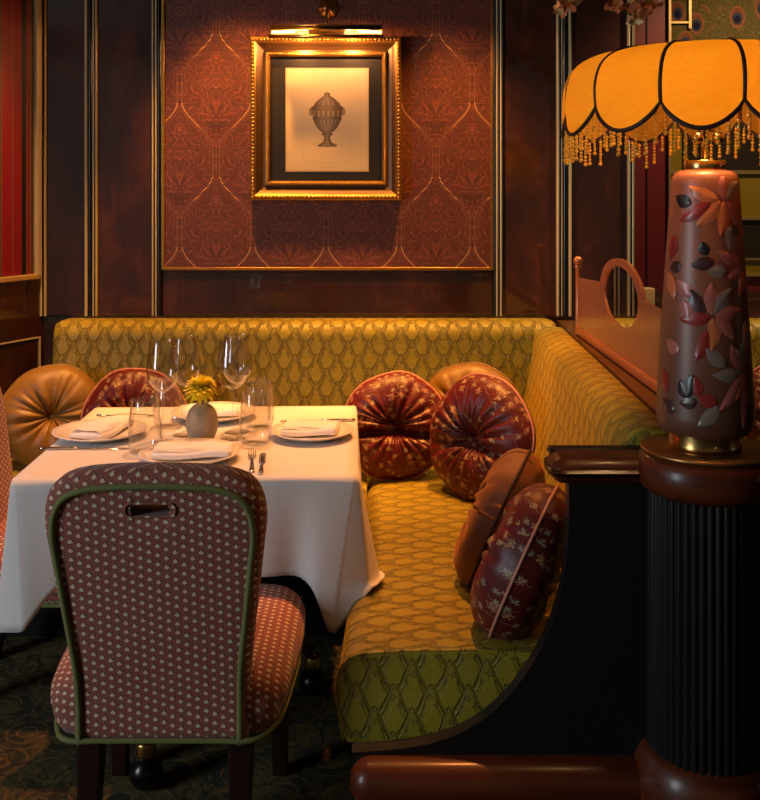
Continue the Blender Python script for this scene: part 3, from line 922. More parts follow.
for k in range(96):
    p, f_ = divmod(k, 8)
    s_ = (f_ + .5) / 8
    q = Vector(shade_pt(p, s_, 1)); q = Vector((q.x * .985, q.y * .985, q.z))
    nb = rng.choice((4, 5, 6, 7, 8)) + (1 if s_ < .2 or s_ > .8 else 0)
    m = MB(); z = -.004
    for i in range(nb):
        rr = rng.choice((.0034, .0042, .0030)) if i < nb - 1 else .0046
        z -= rr * 1.0; m.ball((0, 0, z), rr, 8, 6); z -= rr * 1.0 + .0004
    m.tube([(0, 0, 0), (0, 0, z)], .0006, 4)
    o = m.build('bead_strand', 'amber_bead', shade); o.location = q

# ------------------------------------------------------------------ framed print and picture light
PF = thing('framed_print', 'gilt framed engraving of a lidded urn with black mat hanging on the wallpaper', 'picture', (wx(326.5), WY - .008, wz(200)))
fu0, fu1, fv0, fv1 = 252, 401, 39, 200
def rectframe(m, u0, u1, v0, v1, prof, Y=WY):
    """mitred frame: prof = list of (inset px, depth m)"""
    rings = []
    for ins, d in prof:
        x0, x1, z0, z1 = wx(u0 + ins), wx(u1 - ins), wz(v1 - ins), wz(v0 + ins)
        rings.append([(x0, Y - .008 - d, z0), (x1, Y - .008 - d, z0), (x1, Y - .008 - d, z1), (x0, Y - .008 - d, z1)])
    m.grid(rings, None, 0, closev=True, smooth=False)
def beadrow(m, u0, u1, v0, v1, ins, d, r, stepm):
    x0, x1, z0, z1 = wx(u0 + ins), wx(u1 - ins), wz(v1 - ins), wz(v0 + ins)
    n = int((x1 - x0) / stepm)
    for k in range(n + 1):
        x = x0 + (x1 - x0) * k / n
        for z in (z0, z1): m.ball((x, WY - .008 - d, z), r, 6, 4)
    n = int((z1 - z0) / stepm)
    for k in range(1, n):
        z = z0 + (z1 - z0) * k / n
        for x in (x0, x1): m.ball((x, WY - .008 - d, z), r, 6, 4)
m = MB(); rectframe(m, fu0, fu1, fv0, fv1, [(0, 0), (0, .050), (1.2, .055), (4.2, .056), (5.6, .050)]); beadrow(m, fu0, fu1, fv0, fv1, 2.8, .060, .0066, .0150)
under(m.build('outer_moulding', 'gilded_wood'), PF)
m = MB(); rectframe(m, fu0, fu1, fv0, fv1, [(5.6, .050), (7, .046), (9.5, .036), (12.5, .030), (14.5, .031)])
under(m.build('cove', 'antique_gold_cove'), PF)
m = MB(); rectframe(m, fu0, fu1, fv0, fv1, [(14.5, .031), (14.8, .040), (17.2, .041), (18.8, .030), (19, .012)]); beadrow(m, fu0, fu1, fv0, fv1, 16.2, .040, .004, .0095)
under(m.build('inner_moulding', 'gilded_wood'), PF)
under(box('mat', (wx(270), WY - .022, wz(183)), (wx(383), WY - .010, wz(56)), 'black_mat_board'), PF)
m = MB()
x0, x1, z0, z1 = wx(287), wx(368), wz(171), wz(69.5)
m.box((x0 - .004, WY - .024, z0 - .004), (x1 + .004, WY - .022, z1 + .004)); under(m.build('mat_bevel', 'beige_gold_card'), PF)
m = MB(); m.face([m.vert(p) for p in ((x0, WY - .0246, z0), (x1, WY - .0246, z0), (x1, WY - .0246, z1), (x0, WY - .0246, z1))],
       [(p[0] - (x0 + x1) / 2, p[1] - (z0 + z1) / 2) for p in ((x0, z0), (x1, z0), (x1, z1), (x0, z1))], 0, False)
under(m.build('print_sheet', 'engraved_print', weld=False), PF)
m = MB(); m.face([m.vert(p) for p in ((wx(271), WY - .028, wz(182)), (wx(382), WY - .028, wz(182)), (wx(382), WY - .028, wz(57)), (wx(271), WY - .028, wz(57)))], None, 0, False)
under(m.build('glazing', 'picture_glass'), PF)

lx, lzz, ly = wx(326.5, 4.0), wz(33, 4.0), 4.0
PLT = thing('picture_light', 'brass picture light with two bulbs mounted above the gilt frame', 'lamp', (lx, WY - .008, wz(8)))
rosz = wz(9)
m = MB()
P = []
hl = (382 - 271) / 2 * 4.0 / F
for xx in np.linspace(-hl, hl, 3):
    P.append([(lx + xx, ly + .027 * math.cos(a), lzz + .027 * math.sin(a)) for a in np.linspace(math.radians(-20), math.radians(160), 16)])
m.grid(P)
for s_ in (-1, 1):
    c = m.vert((lx + s_ * hl, ly, lzz + .003)); ring = [m.vert((lx + s_ * hl, ly + .027 * math.cos(a), lzz + .027 * math.sin(a))) for a in np.linspace(math.radians(-20), math.radians(160), 16)]
    for k in range(15): m.face((c, ring[k], ring[k + 1]))
under(m.build('reflector', 'aged_brass', solid=.002), PLT)
m = MB()
m.tube([(lx - hl * 1.03, ly - .024, lzz - .017), (lx + hl * 1.03, ly - .024, lzz - .017)], .0085, 10); m.tube([(lx - hl * 1.0, ly - .010, lzz + .029), (lx + hl * 1.0, ly - .010, lzz + .029)], .0035, 8)
m.tube([(lx - hl * 1.0, ly - .027, lzz + .010), (lx + hl * 1.0, ly - .027, lzz + .010)], .0025, 8)
under(m.build('reflector_bead', 'brass'), PLT)
m = MB(); m.tube(smoothed([(lx, 4.125, rosz), (lx, 4.06, rosz + .005), (lx, 4.01, rosz - .02), (lx, ly - .005, lzz + .03)], 6), .0055, 8)
under(m.build('arm', 'brass'), PLT)
m = MB()
def petr(a, r, z): return 1 + .10 * math.cos(a * 8)
m.lathe([(.0005, .030), (.013, .028), (.023, .020), (.034, .014), (.041, .008), (.042, 0), (.0005, 0)], 48, rfun=petr)
ros = m.build('rosette', 'brass'); ros.rotation_euler = (PI / 2, 0, 0); ros.location = (lx, WY - .008, rosz); bpy.context.view_layer.update()
ros.parent = PLT; ros.matrix_parent_inverse = Matrix.Translation(-Vector(PLT.location))
for s_ in (-.45, .45):
    m = MB(); m.tube([(lx + s_ * hl - .028, ly - .004, lzz + .001), (lx + s_ * hl + .028, ly - .004, lzz + .001)], .009, 10)
    under(m.build('bulb', 'lit_tube'), PLT)

# ------------------------------------------------------------------ table and cloth
TC = Vector((-.516, 3.012, 0)); TR = math.radians(1.8); TZ = .750
TB = thing('dining_table', 'square pedestal dining table hidden under the white cloth', 'table', tuple(TC), (0, 0, TR))
rbox('tabletop', (-.441, -.426, TZ - .032), (.441, .426, TZ), .006, 'dark_chair_wood', TB, 3)
m = MB()
m.lathe([(.001, .18), (.055, .18), (.06, .21), (.045, .24), (.04, .40), (.05, .46), (.07, .50), (.07, .53), (.045, .55), (.042, .70), (.11, .716), (.001, .717)], 32)
m.build('pedestal', 'dark_chair_wood', TB)
for k, ang in enumerate((-98, -8, 82, 172)):
    a = math.radians(ang) - TR; R = .51 if k == 0 else .32
    d = Vector((math.cos(a), math.sin(a), 0))
    m = MB(); m.tube(smoothed([d * .03 + Vector((0, 0, .34)), d * .15 + Vector((0, 0, .32)), d * (R * .65) + Vector((0, 0, .19)), d * R + Vector((0, 0, .13))], 6), [.028] * 6 + [.022] * 7 + [.017] * 6, 10)
    lg = m.build('leg', 'dark_chair_wood', TB)
    m = MB(); m.lathe([(.001, .082), (.024, .082), (.025, .09), (.025, .115), (.023, .12), (.001, .125)], 20, 0, d * R); m.build('brass_collar', 'brass', lg)
    m = MB(); m.ball(d * R + Vector((0, 0, .042)), .042, 18, 10); m.build('ball_foot', 'black_bead', lg)

hx, hy = .445, .430
def cloth():
    m = MB(); rc = .012
    per = []                       # (x, y, nx, ny, s)
    def side(x0, y0, x1, y1, nx, ny, n):
        for k in range(n): per.append((x0 + (x1 - x0) * k / n, y0 + (y1 - y0) * k / n, nx, ny))
    def corner(cx, cy, a0, n=10):
        for k in range(n): a = math.radians(a0 + 90 * k / n); per.append((cx + rc * math.cos(a), cy + rc * math.sin(a), math.cos(a), math.sin(a)))
    n = 46
    side(-hx + rc, -hy, hx - rc, -hy, 0, -1, n); corner(hx - rc, -hy + rc, -90)
    side(hx, -hy + rc, hx, hy - rc, 1, 0, n); corner(hx - rc, hy - rc, 0)
    side(hx - rc, hy, -hx + rc, hy, 0, 1, n); corner(-hx + rc, hy - rc, 90)
    side(-hx, hy - rc, -hx, -hy + rc, -1, 0, n); corner(-hx + rc, -hy + rc, 180)
    corners = [(hx, -hy), (hx, hy), (-hx, hy), (-hx, -hy)]
    rows = []
    inv = Matrix.Translation(TC) @ Matrix.Rotation(TR, 4, 'Z')
    NV = 18
    zt = TZ + .0035
    for i, (x, y, nx, ny) in enumerate(per):
        best = min(((x - c[0]) ** 2 + (y - c[1]) ** 2, c) for c in corners)
        q = math.sqrt(best[0]); c = best[1]
        dg = Vector((math.copysign(1, c[0]), math.copysign(1, c[1]), 0)).normalized()
        front_side = abs(ny) > abs(nx)
        L = .252
        wob = .006 * math.sin(x * 21 + y * 17) + .004 * math.sin(x * 47 - y * 39)
        k = math.exp(-(q / .085) ** 1.3)
        fr = c == corners[0]
        L += (.150 if fr else .135) * math.exp(-(q / .075) ** 1.25)
        flare = .012 + wob
        diag = .022 * math.exp(-(q / .07) ** 2)
        dx = 0
        if fr:
            if abs(nx) > abs(ny): flare += .050 * math.exp(-((q - .055) / .05) ** 2)
            else: dx = -.080 * math.exp(-(q / .085) ** 2)
        if c == corners[3] and front_side: dx = .050 * math.exp(-(q / .10) ** 2)
        pinch = -.020 * math.exp(-((q - .15) / .05) ** 2)
        rows.append((x, y, nx, ny, L, flare, diag, pinch, dg, dx))
    P = []; UV = []
    for (x, y, nx, ny, L, flare, diag, pinch, dg, dx) in rows:
        row = []; uvr = []
        for j in range(NV + 1):
            t = j / NV; dd = L * t
            rr = .010
            ang = min(dd / rr, PI / 2)
            out = rr * math.sin(ang) * .35; z = zt - rr * (1 - math.cos(ang)) - max(0, dd - rr * PI / 2)
            o_ = out + (flare + pinch) * t ** 1.1
            px = x + nx * o_ + dg.x * diag * t ** 1.25 + dx * t; py = y + ny * o_ + dg.y * diag * t ** 1.25
            W = inv @ Vector((px, py, z))
            # the corner by the seat lies on it
            if W.x > -.100 and W.z < .486 and W.y > 2.2:
                f_ = min(1, (W.x + .100) / .03)
                W.z = W.z * (1 - f_) + max(W.z, .484) * f_
                if W.z < .47: W.x = min(W.x, -.110)
            row.append(W); uvr.append((x + nx * dd, y + ny * dd))
        P.append(row); UV.append(uvr)
    UV.append(UV[0])
    m.grid(P, UV, 0, closeu=True)
    # top surface
    N = 14
    prev = None
    tops = []
    for k in range(N + 1):
        f_ = 1 - k / N
        ring = []
        for (x, y, *_r) in rows:
            ring.append(inv @ Vector((x * f_, y * f_, zt)))
        tops.append(ring)
    m.grid(tops[:-1], [[(r[0] * (1 - k / N), r[1] * (1 - k / N)) for r in rows] + [(rows[0][0] * (1 - k / N), rows[0][1] * (1 - k / N))] for k in range(N)], 0, closev=True)
    c = m.vert(inv @ Vector((0, 0, zt))); last = [m.vert(p) for p in tops[-2]]
    for k in range(len(last)):
        m.face((c, last[k], last[(k + 1) % len(last)]), [(0, 0)] * 3)
    o = m.build('tablecloth', 'white_linen', None)
    d = o.modifiers.new('solidify', 'SOLIDIFY'); d.thickness = .0012; d.offset = 1
    return o
tag(cloth(), 'white linen tablecloth hanging in corner folds over the square table', 'tablecloth')
CZ = TZ + .0048           # cloth surface

# ------------------------------------------------------------------ chairs
def shell(name, outline, layers, mat, parent, plane='xz', post=None, nfan=6):
    """outline points (a, b) and layers (inset, depth): rings joined, both ends closed by shrinking rings"""
    ca = sum(p[0] for p in outline) / len(outline); cb = sum(p[1] for p in outline) / len(outline)
    ra = max(abs(p[0] - ca) for p in outline)
    m = MB(); P = []; UV = []
    def ring(s, d):
        row = []; uv = []
        for a, b_ in outline:
            if s < .6: 
                aa, bb_ = ca + (a - ca) * s, cb + (b_ - cb) * s
            else: aa, bb_ = ca + (a - ca) * s, cb + (b_ - cb) * (1 - (1 - s) * .8)
            p = (aa, d, bb_) if plane == 'xz' else (aa, bb_, d)
            if plane == 'xz': uv.append((aa + math.copysign(max(0, d + .03), aa - ca) * .9, bb_))
            else: uv.append((aa, bb_ * 1 + (d if plane != 'xz' else 0)))
            row.append(post(p) if post else p)
        uv.append(uv[0]); P.append(row); UV.append(uv)
    i0, d0 = layers[0]; i1, d1 = layers[-1]
    for k in range(nfan): ring(max((1 - i0 / ra) * (k + .02) / nfan, .002), d0[1] + (d0[0] - d0[1]) * (k / nfan) ** 2 if isinstance(d0, tuple) else d0)
    for ins, d in layers: ring(1 - ins / ra, d[0] if isinstance(d, tuple) else d)
    for k in range(nfan - 1, -1, -1): ring(max((1 - i1 / ra) * (k + .02) / nfan, .002), d1[1] + (d1[0] - d1[1]) * (k / nfan) ** 2 if isinstance(d1, tuple) else d1)
    m.grid(P, UV, 0, closev=True)
    return m.build(name, mat, parent)

def resample(pts, n):
    L = [0]
    for k in range(1, len(pts)): L.append(L[-1] + (Vector(pts[k]) - Vector(pts[k - 1])).length)
    out = []
    for i in range(n):
        s = L[-1] * i / n
        for k in range(1, len(pts)):
            if L[k] >= s:
                f_ = (s - L[k - 1]) / max(L[k] - L[k - 1], 1e-9); out.append(Vector(pts[k - 1]).lerp(Vector(pts[k]), f_)); break
    return out
def make_chair(label):
    root = thing('dining_chair', label, 'chair', group=None)
    right = [(.186, 0, .338), (.187, 0, .42), (.190, 0, .51), (.206, 0, .645), (.219, 0, .755), (.226, 0, .82), (.219, 0, .872), (.196, 0, .908), (.15, 0, .926), (.08, 0, .933), (0, 0, .935)]
    rs = smoothed(right, 6)
    full = [(p.x, p.z) for p in rs] + [(-p.x, p.z) for p in reversed(rs[:-1])]
    loop = [Vector((a, b_, 0)) for a, b_ in full] + [Vector((full[0][0], full[0][1], 0))]
    ol = [(p.x, p.y) for p in resample(loop, 150)]
    rake = lambda p: (p[0], p[1] - max(0, p[2] - .42) * .17 + .12 * 0, p[2])
    back = shell('backrest', ol, [(.024, (-.046, -.050)), (.012, -.043), (.004, -.034), (0, -.022), (0, .020), (.006, .036), (.02, .046), (.035, (.050, .056))], 'rose_diamond_weave', root, 'xz', rake, 8)
    # hand slot through the top of the back
    bm = bmesh.new()
    bmesh.ops.create_cube(bm, size=1)
    for v in bm.verts: v.co = Vector((v.co.x * .098, v.co.y * .4, v.co.z * .026))
    bmesh.ops.bevel(bm, geom=[e for e in bm.edges if abs(e.verts[0].co.y - e.verts[1].co.y) > .1], offset=.0115, segments=5, affect='EDGES')
    for v in bm.verts: v.co += Vector((-.003, -.08, .852))
    me = bpy.data.meshes.new('slot'); bm.to_mesh(me); bm.free()
    cut = bpy.data.objects.new('slot_cut', me); COL.objects.link(cut)
    bo = back.modifiers.new('slot', 'BOOLEAN'); bo.object = cut; bo.operation = 'DIFFERENCE'; bo.solver = 'EXACT'
    bpy.context.view_layer.update()
    ev = bpy.data.meshes.new_from_object(back.evaluated_get(bpy.context.evaluated_depsgraph_get()))
    back.modifiers.clear(); back.data = ev; back.data.name = 'backrest'
    bpy.data.objects.remove(cut)
    # raised lip round the slot, open at the bottom right in the weave
    pth = []
    for k in range(28):
        a = 2 * PI * k / 28; sx = .0385 * math.copysign(1, math.cos(a)); 
        pth.append(rake((-.003 + sx + .013 * math.cos(a), -.049, .852 + .0145 * math.sin(a))))
    m = MB(); m.tube(pth, .0024, 6, closed=True); m.build('slot_edging', 'rose_diamond_weave', back)
    # green piping round the rear panel and the seat
    pp = [rake((a * .905, -.0485, .345 + (b_ - .345) * .945)) for a, b_ in full]
    m = MB(); m.tube(pp, .0072, 8); m.build('back_piping', 'green_piping', root)
    so = []
    sr = [(0, -.028, 0), (.12, -.028, 0), (.182, -.029, 0), (.224, -.008, 0), (.246, .06, 0), (.258, .22, 0), (.262, .34, 0), (.255, .43, 0), (.225, .475, 0), (.15, .490, 0), (0, .495, 0)]
    ss = smoothed(sr, 6)
    sl = [Vector(p) for p in ss] + [Vector((-p.x, p.y, 0)) for p in reversed(ss[:-1])]
    so = [(p.x, p.y) for p in resample(sl, 130)]
    shell('seat', so, [(.020, .343), (.006, .345), (-.004, .365), (-.012, .40), (-.012, .425), (-.002, .450), (.02, .470), (.05, (.480, .492))], 'rose_diamond_weave', root, 'xy', None, 8)
    m = MB(); m.tube([(a * 1.0, b_ - max(0, min(.020, -b_ * .75)), .345) for a, b_ in so], .0065, 6, closed=True); m.build('seat_piping', 'green_piping', root)
    for (x, y, dy) in ((-.160, .02, -.06), (.163, .02, -.06), (-.205, .42, .01), (.205, .42, .01)):
        m = MB(); P = []
        for z, r in ((.0, .019), (.15, .022), (.345, .027)):
            cy = y + dy * (1 - z / .345) ** 1.4
            P.append([(x + sx * r, cy + sy * r, z) for sx, sy in ((-1, -1), (1, -1), (1, 1), (-1, 1))])
        ids = m.grid(P, None, 0, closev=True, smooth=False); m.face(ids[0], None, 0, False); m.face(ids[-1], None, 0, False)
        m.build('leg', 'dark_chair_wood', root, bevel=.004)
    return root
ch = make_chair('rose diamond-weave dining chair with green piping, seen from behind at the near table side')
ch.location = (-.462, 2.145, 0)
c2 = copy_tree(ch); c2['label'] = 'rose upholstered dining chair cut by the left edge, turned sideways to the table'
c2.location = (-1.20, 3.04, 0); c2.rotation_euler = (0, 0, -PI / 2)
for o in (ch, c2): o['group'] = 'dining chairs at the table'

# ------------------------------------------------------------------ cushions
def cushion(label, R, T, mat, pipe, pos, normal, spin=0, pleats=22, crease=0.0, seed=0, squash=1.0, group=None, narrow=1.0):
    """round gathered cushion; pos is the centre, normal the way its front faces"""
    n = Vector(normal).normalized()
    up = Vector((0, 0, 1)); zz = (up - n * up.dot(n)).normalized()
    yy = -n; xx = yy.cross(zz)
    M = Matrix((xx, yy, zz)).transposed().to_4x4()
    root = thing('round_cushion', label, 'cushion', pos, tuple(M.to_euler()), group)
    rg = random.Random(seed)
    ph = [rg.uniform(0, 6.28) for _ in range(8)]
    m = MB(); NR, NT = 22, 132
    for side in (-1, 1):
        P = []; UV = []
        for i in range(NR + 1):
            rr = (i / NR)
            row = []; uvr = []
            for k in range(NT):
                th = 2 * PI * k / NT
                prof = (1 - rr ** 3.6) ** .5 if rr < 1 else 0
                dim = 1 - .80 * math.exp(-(rr / .20) ** 1.3)
                w1 = th * pleats * .5 + 1.2 * math.sin(2 * th + ph[0]) + .8 * math.sin(5 * th + ph[1])
                w2 = th * pleats + 1.5 * math.sin(3 * th + ph[2])
                v1 = abs(math.sin(w1)) ** .55 - .78; v2 = abs(math.sin(w2 * .5 + ph[3])) ** .7 - .7
                lob = .5 + .5 * math.sin(3 * th + ph[7])
                pw = math.exp(-((rr - .34) / (.24 + .22 * lob)) ** 2)
                d = T * .5 * (prof * dim + (v1 * .26 + v2 * .16) * pw * (1 if side < 0 else .8) + .05 * math.sin(4 * th + ph[4]) * rr * prof)
                x = rr * math.cos(th); z = rr * math.sin(th)
                if crease and side < 0:
                    d *= 1 - crease * math.exp(-((z + .12 + .1 * x * x) / .07) ** 2) * prof
                edge = 1 + .012 * math.sin(4 * th + ph[5]) + .010 * math.sin(7 * th + ph[6])
                xr, zr = x * R * edge * narrow, z * R * edge * squash
                row.append((xr * math.cos(0), side * d, zr)); rho = 1 + T * .45 * (1 - prof) / (R * max(rr, .2)); uvr.append((xr * rho + seed * .37, zr * rho + seed * .19))
            uvr.append(uvr[0]); P.append(row); UV.append(uvr)
        m.grid(P, UV, 0, closev=True)
    m.build('cover', mat, root)
    m = MB()
    pth = []
    for k in range(72):
        th = 2 * PI * k / 72; edge = 1 + .012 * math.sin(4 * th + ph[5]) + .010 * math.sin(7 * th + ph[6])
        pth.append((R * edge * narrow * math.cos(th), 0, R * edge * squash * math.sin(th)))
    m.tube(pth, .0042, 6, closed=True); m.build('piping', pipe, root)
    m = MB(); m.ball((0, -T * .10, 0), .013, 14, 8, 0, .7); m.build('button', mat, root)
    return root
cushion('red floral silk round cushion just right of the table, against the back banquette', .192, .15, 'red_floral_silk', 'pink_piping', (.055, 3.62, .645), (-.10, -1, .25), 0, 18, .75, 1)
cushion('plain gold round cushion peeking out behind the two red cushions', .192, .13, 'gold_silk', 'gold_silk', (.340, 3.77, .655), (-.25, -1, .25), 0, 14, 0, 2)
cushion('red floral silk round cushion in the banquette corner, turned to the table', .212, .15, 'red_floral_silk', 'pink_piping', (.338, 3.36, .665), (-.80, -.80, .24), 0, 22, .35, 3)
cushion('gold silk round cushion at the far left end of the banquette', .192, .15, 'gold_silk', 'gold_silk', (-1.235, 3.77, .645), (.25, -1, .25), 0, 13, 0, 4)
cushion('red round cushion half hidden behind the table and left place setting', .192, .14, 'red_floral_silk', 'pink_piping', (-.905, 3.68, .650), (.05, -1, .25), 0, 18, .2, 5)
cushion('plain rust velvet round cushion leaning on the side banquette', .198, .155, 'rust_velvet', 'dark_piping', (.318, 2.645, .632), (-.90, .28, .40), 0, 16, 0, 6, narrow=.80)
cushion('dark red floral cushion seen edge-on in front of the rust one', .192, .175, 'red_floral_silk', 'pink_piping', (.338, 2.345, .628), (-.90, .32, .40), 0, 15, 0, 8, narrow=.80)
cushion('red cushion sliver at the far right edge behind the lamp', .19, .14, 'red_floral_silk', 'pink_piping', (1.55, 3.80, .66), (-.1, -1, .2), 0, 18, .2, 9)

# ------------------------------------------------------------------ tableware
def on_table(u, v, z=0):
    Y = (H - CZ - z) * F / (v - V0); return Vector(((u - U0) * Y / F, Y, CZ))
def make_plate(label, p, R):
    s = R / .14
    m = MB()
    m.lathe([(.0005, .006), (.085 * s, .006), (.105 * s, .009), (.125 * s, .016), (.139 * s, .0225), (.140 * s, .024), (.1385 * s, .0255), (.122 * s, .020), (.100 * s, .0125), (.08 * s, .010), (.0005, .0095)], 64)
    m.lathe([(.070 * s, 0), (.074 * s, 0), (.076 * s, .008), (.066 * s, .008), (.070 * s, 0)], 48)
    o = m.build('plate', 'white_china'); o.location = p
    return tag(o, label, 'plate', 'dinner plates on the table')
pl_l = make_plate('white plate at the left place setting', on_table(100, 437), .140)
pl_f = make_plate('white plate at the near setting behind the chair back', on_table(190, 459.5), .139)
pl_r = make_plate('white plate at the right setting near the table corner', on_table(312, 437), .126)
pl_b = make_plate('white plate at the far setting behind the vase', on_table(214, 418), .138)
def napkin(label, p, L, W, rot, tilt=0, z0=.0105, folds=3):
    root_m = MB()
    # folded bundle: layered rounded sheets, side profile with a rolled front edge
    prof = [(-W / 2, .002)] + arc(-W / 2 + .004, .010, .010, 230, 110, 6) + [(-W / 4, .0215), (0, .022), (W / 4, .020), (W / 2, .016), (W / 2 + .004, .011), (W / 2, .0065), (W / 4, .005), (0, .003)]
    P = []
    for k in range(15):
        x = -L / 2 + L * k / 14; sg = 1 - .10 * abs(k / 7 - 1) ** 3
        P.append([(x, a * sg + .004 * math.sin(x * 30), b_ * (1 + .10 * math.sin(x * 45 + a * 30)) + .003 * math.sin(x * 25)) for a, b_ in prof])
    ids = root_m.grid(P, None, 0, closev=True); root_m.face(ids[0]); root_m.face(ids[-1])
    # fold lines: thin upper flap
    for q in range(folds):
        zq = .0225 + .0022 * q; w2 = W * (.46 - .05 * q)
        P = [[(-L / 2 * (.985 - .02 * q) + L * (.985 - .02 * q) * i / 10, -W / 2 + .004 + .006 * q + w2 * 2 * j / 8, zq + .0015 * math.sin(i * 1.1 + j * .7 + q) + (.0025 if j in (0, 8) else 0) * -1) for j in range(9)] for i in range(11)]
        root_m.grid(P)
    o = root_m.build('napkin', 'white_napkin')
    o.location = (p.x, p.y, p.z + z0); o.rotation_euler = (tilt, 0, rot)
    return tag(o, label, 'napkin', 'folded napkins on the plates')
napkin('white folded napkin on the left plate', on_table(102, 436), .20, .11, math.radians(76), 0, .0125)
napkin('white folded napkin on the near plate, directly before the vase', on_table(194, 459), .215, .105, math.radians(2), 0, .0125)
napkin('white folded napkin with a stitched corner on the right plate', on_table(311, 436), .165, .12, math.radians(-4), 0, .0125)
napkin('white folded napkin on the far plate behind the vase', on_table(214, 418), .18, .10, math.radians(0), 0, .0125)

def make_wine(label, p):
    root = thing('wine_glass', label, 'glass', p, group='stemmed wine glasses')
    m = MB(); m.lathe([(.0005, .0), (.038, .0), (.039, .0012), (.030, .0026), (.012, .006), (.0048, .014)], 40); m.build('foot', 'clear_glass', root)
    m = MB(); m.lathe([(.0048, .014), (.0038, .05), (.0036, .10), (.0042, .135), (.0075, .149)], 20); m.build('stem', 'clear_glass', root)
    o_ = [(.0075, .149), (.016, .153), (.031, .165), (.0435, .184), (.0485, .205), (.0475, .23), (.0435, .262), (.0395, .298)]
    i_ = [(r - .0011, z + (.0012 if z < .2 else 0)) for r, z in o_]
    pr = [(p_.x, p_.z) for p_ in smoothed([(r, 0, z) for r, z in o_], 4)]
    pi = [(p_.x, p_.z) for p_ in smoothed([(r, 0, z) for r, z in reversed(i_)], 4)]
    m = MB(); m.lathe(pr + [(.0390, .2988)] + pi + [(.0005, .1515)], 48); m.build('bowl', 'clear_glass', root)
    return root
w1 = make_wine('front wine glass of the left pair, left of the vase', on_table(163, 442))
for u, v, lab in ((185, 435, 'rear wine glass of the left pair, just behind the yellow flower'), (233, 438.5, 'front wine glass of the overlapping right pair'), (237, 432, 'rear wine glass of the overlapping right pair')):
    c = copy_tree(w1); c.location = on_table(u, v); c['label'] = lab
m = MB()
o_ = [(.030, 0), (.0400, .004), (.0455, .022), (.0475, .045), (.0465, .075), (.043, .11), (.0385, .152)]
i_ = [(r - .0013, max(z, .008)) for r, z in o_]
pr = [(p_.x, p_.z) for p_ in smoothed([(r, 0, z) for r, z in o_], 4)]; pi = [(p_.x, p_.z) for p_ in smoothed([(r, 0, z) for r, z in reversed(i_[1:])], 4)]
m.lathe([(.0005, 0)] + pr + [(.0378, .1526)] + pi + [(.0005, .009)], 48)
t1 = m.build('tumbler', 'clear_glass'); t1.location = on_table(145, 452.5); tag(t1, 'stemless tumbler beside the left plate, nearest the front', 'glass', 'stemless tumblers')
for u, v, lab in ((168, 427, 'stemless tumbler behind the left pair of wine glasses'), (255.5, 444, 'front tumbler of the pair right of the vase'), (259, 428, 'rear tumbler of the pair right of the vase')):
    c = t1.copy(); COL.objects.link(c); c.location = on_table(u, v); c['label'] = lab

# vase and flowers
VP = on_table(202, 441)
m = MB(); m.lathe([(p_.x, p_.z) for p_ in smoothed([(.0005, 0, .0), (.028, 0, .0), (.040, 0, .018), (.0475, 0, .045), (.046, 0, .072), (.036, 0, .096), (.020, 0, .110), (.0135, 0, .113), (.012, 0, .108), (.011, 0, .09)], 5)], 48)
o = m.build('vase', 'beige_ceramic'); o.location = VP; tag(o, 'small egg-shaped beige ceramic bud vase in the middle of the table', 'vase')
def bloom(name, label, c, base, R, mat, n, seed, tilt=(0, 0)):
    root = thing(name, label, 'flower', tuple(base))
    rg = random.Random(seed); m = MB(); c = Vector(c) - Vector(base)
    for k in range(n):
        f_ = k / n
        el = math.radians(-35 + 120 * f_ ** .8) ; az = k * 2.39996
        d = Vector((math.cos(az) * math.cos(el), math.sin(az) * math.cos(el), math.sin(el)))
        sd = Vector((-math.sin(az), math.cos(az), 0)); upv = d.cross(sd)
        L = R * (1.0 - .35 * f_) * rg.uniform(.85, 1.08); W = R * .17
        P = []
        for i in range(6):
            t = i / 5; w_ = W * math.sin(PI * min(.15 + t * .8, 1)) ** .7
            ctr = c + d * (L * t + .002) - upv * (.18 * L * (t ** 2)) * (1 if f_ < .75 else -.5)
            P.append([ctr - sd * w_ + upv * .15 * w_, ctr, ctr + sd * w_ + upv * .15 * w_])
        m.grid(P)
    m.ball(c, R * .3, 10, 6)
    m.build('petals', mat, root)
    m = MB(); m.tube(smoothed([(0, 0, 0), (c.x * .3, c.y * .3, c.z * .5), tuple(c)], 5), .0022, 6); m.build('stem', 'stem_green', root)
    return root
bc = VP + Vector((-.001, -.008, .158))
bloom('chrysanthemum', 'bright yellow chrysanthemum bloom in the bud vase', bc, VP + Vector((0, 0, .06)), .054, 'chrysanthemum_yellow', 170, 1)
bloom('chrysanthemum', 'small faded beige bloom beside the yellow one in the vase', VP + Vector((.040, .03, .158)), VP + Vector((.003, .003, .06)), .027, 'faded_bloom', 60, 2)

# cutlery
def knife(label, p, rot, L=.23):
    root = thing('table_knife', label, 'cutlery', p, (0, 0, rot), 'cutlery on the tablecloth')
    m = MB(); P = []
    for i in range(12):
        t = i / 11; x = -L * .5 + L * .55 * t; w_ = .0095 * (min(1, t * 4 + .25)) ** .5 * (1 if t < .85 else 1 - (t - .85) * 3)
        P.append([(x, -w_, .0015), (x, -w_, .0025), (x, w_, .0035), (x, w_, .0015)])
    ids = m.grid(P, None, 0, closev=True); m.face(ids[0]); m.face(ids[-1]); m.build('blade', 'chrome_steel', root)
    m = MB(); P = []
    for i in range(10):
        t = i / 9; x = L * .05 + L * .45 * t; w_ = .005 + .0035 * t; 
        if i == 9: w_ *= .6
        P.append([(x, w_ * math.cos(a), .0045 + .0040 * math.sin(a)) for a in np.linspace(0, 2 * PI, 9)[:-1]])
    ids = m.grid(P, None, 0, closev=True); m.face(ids[0]); m.face(ids[-1]); m.build('handle', 'chrome_steel', root)
    return root
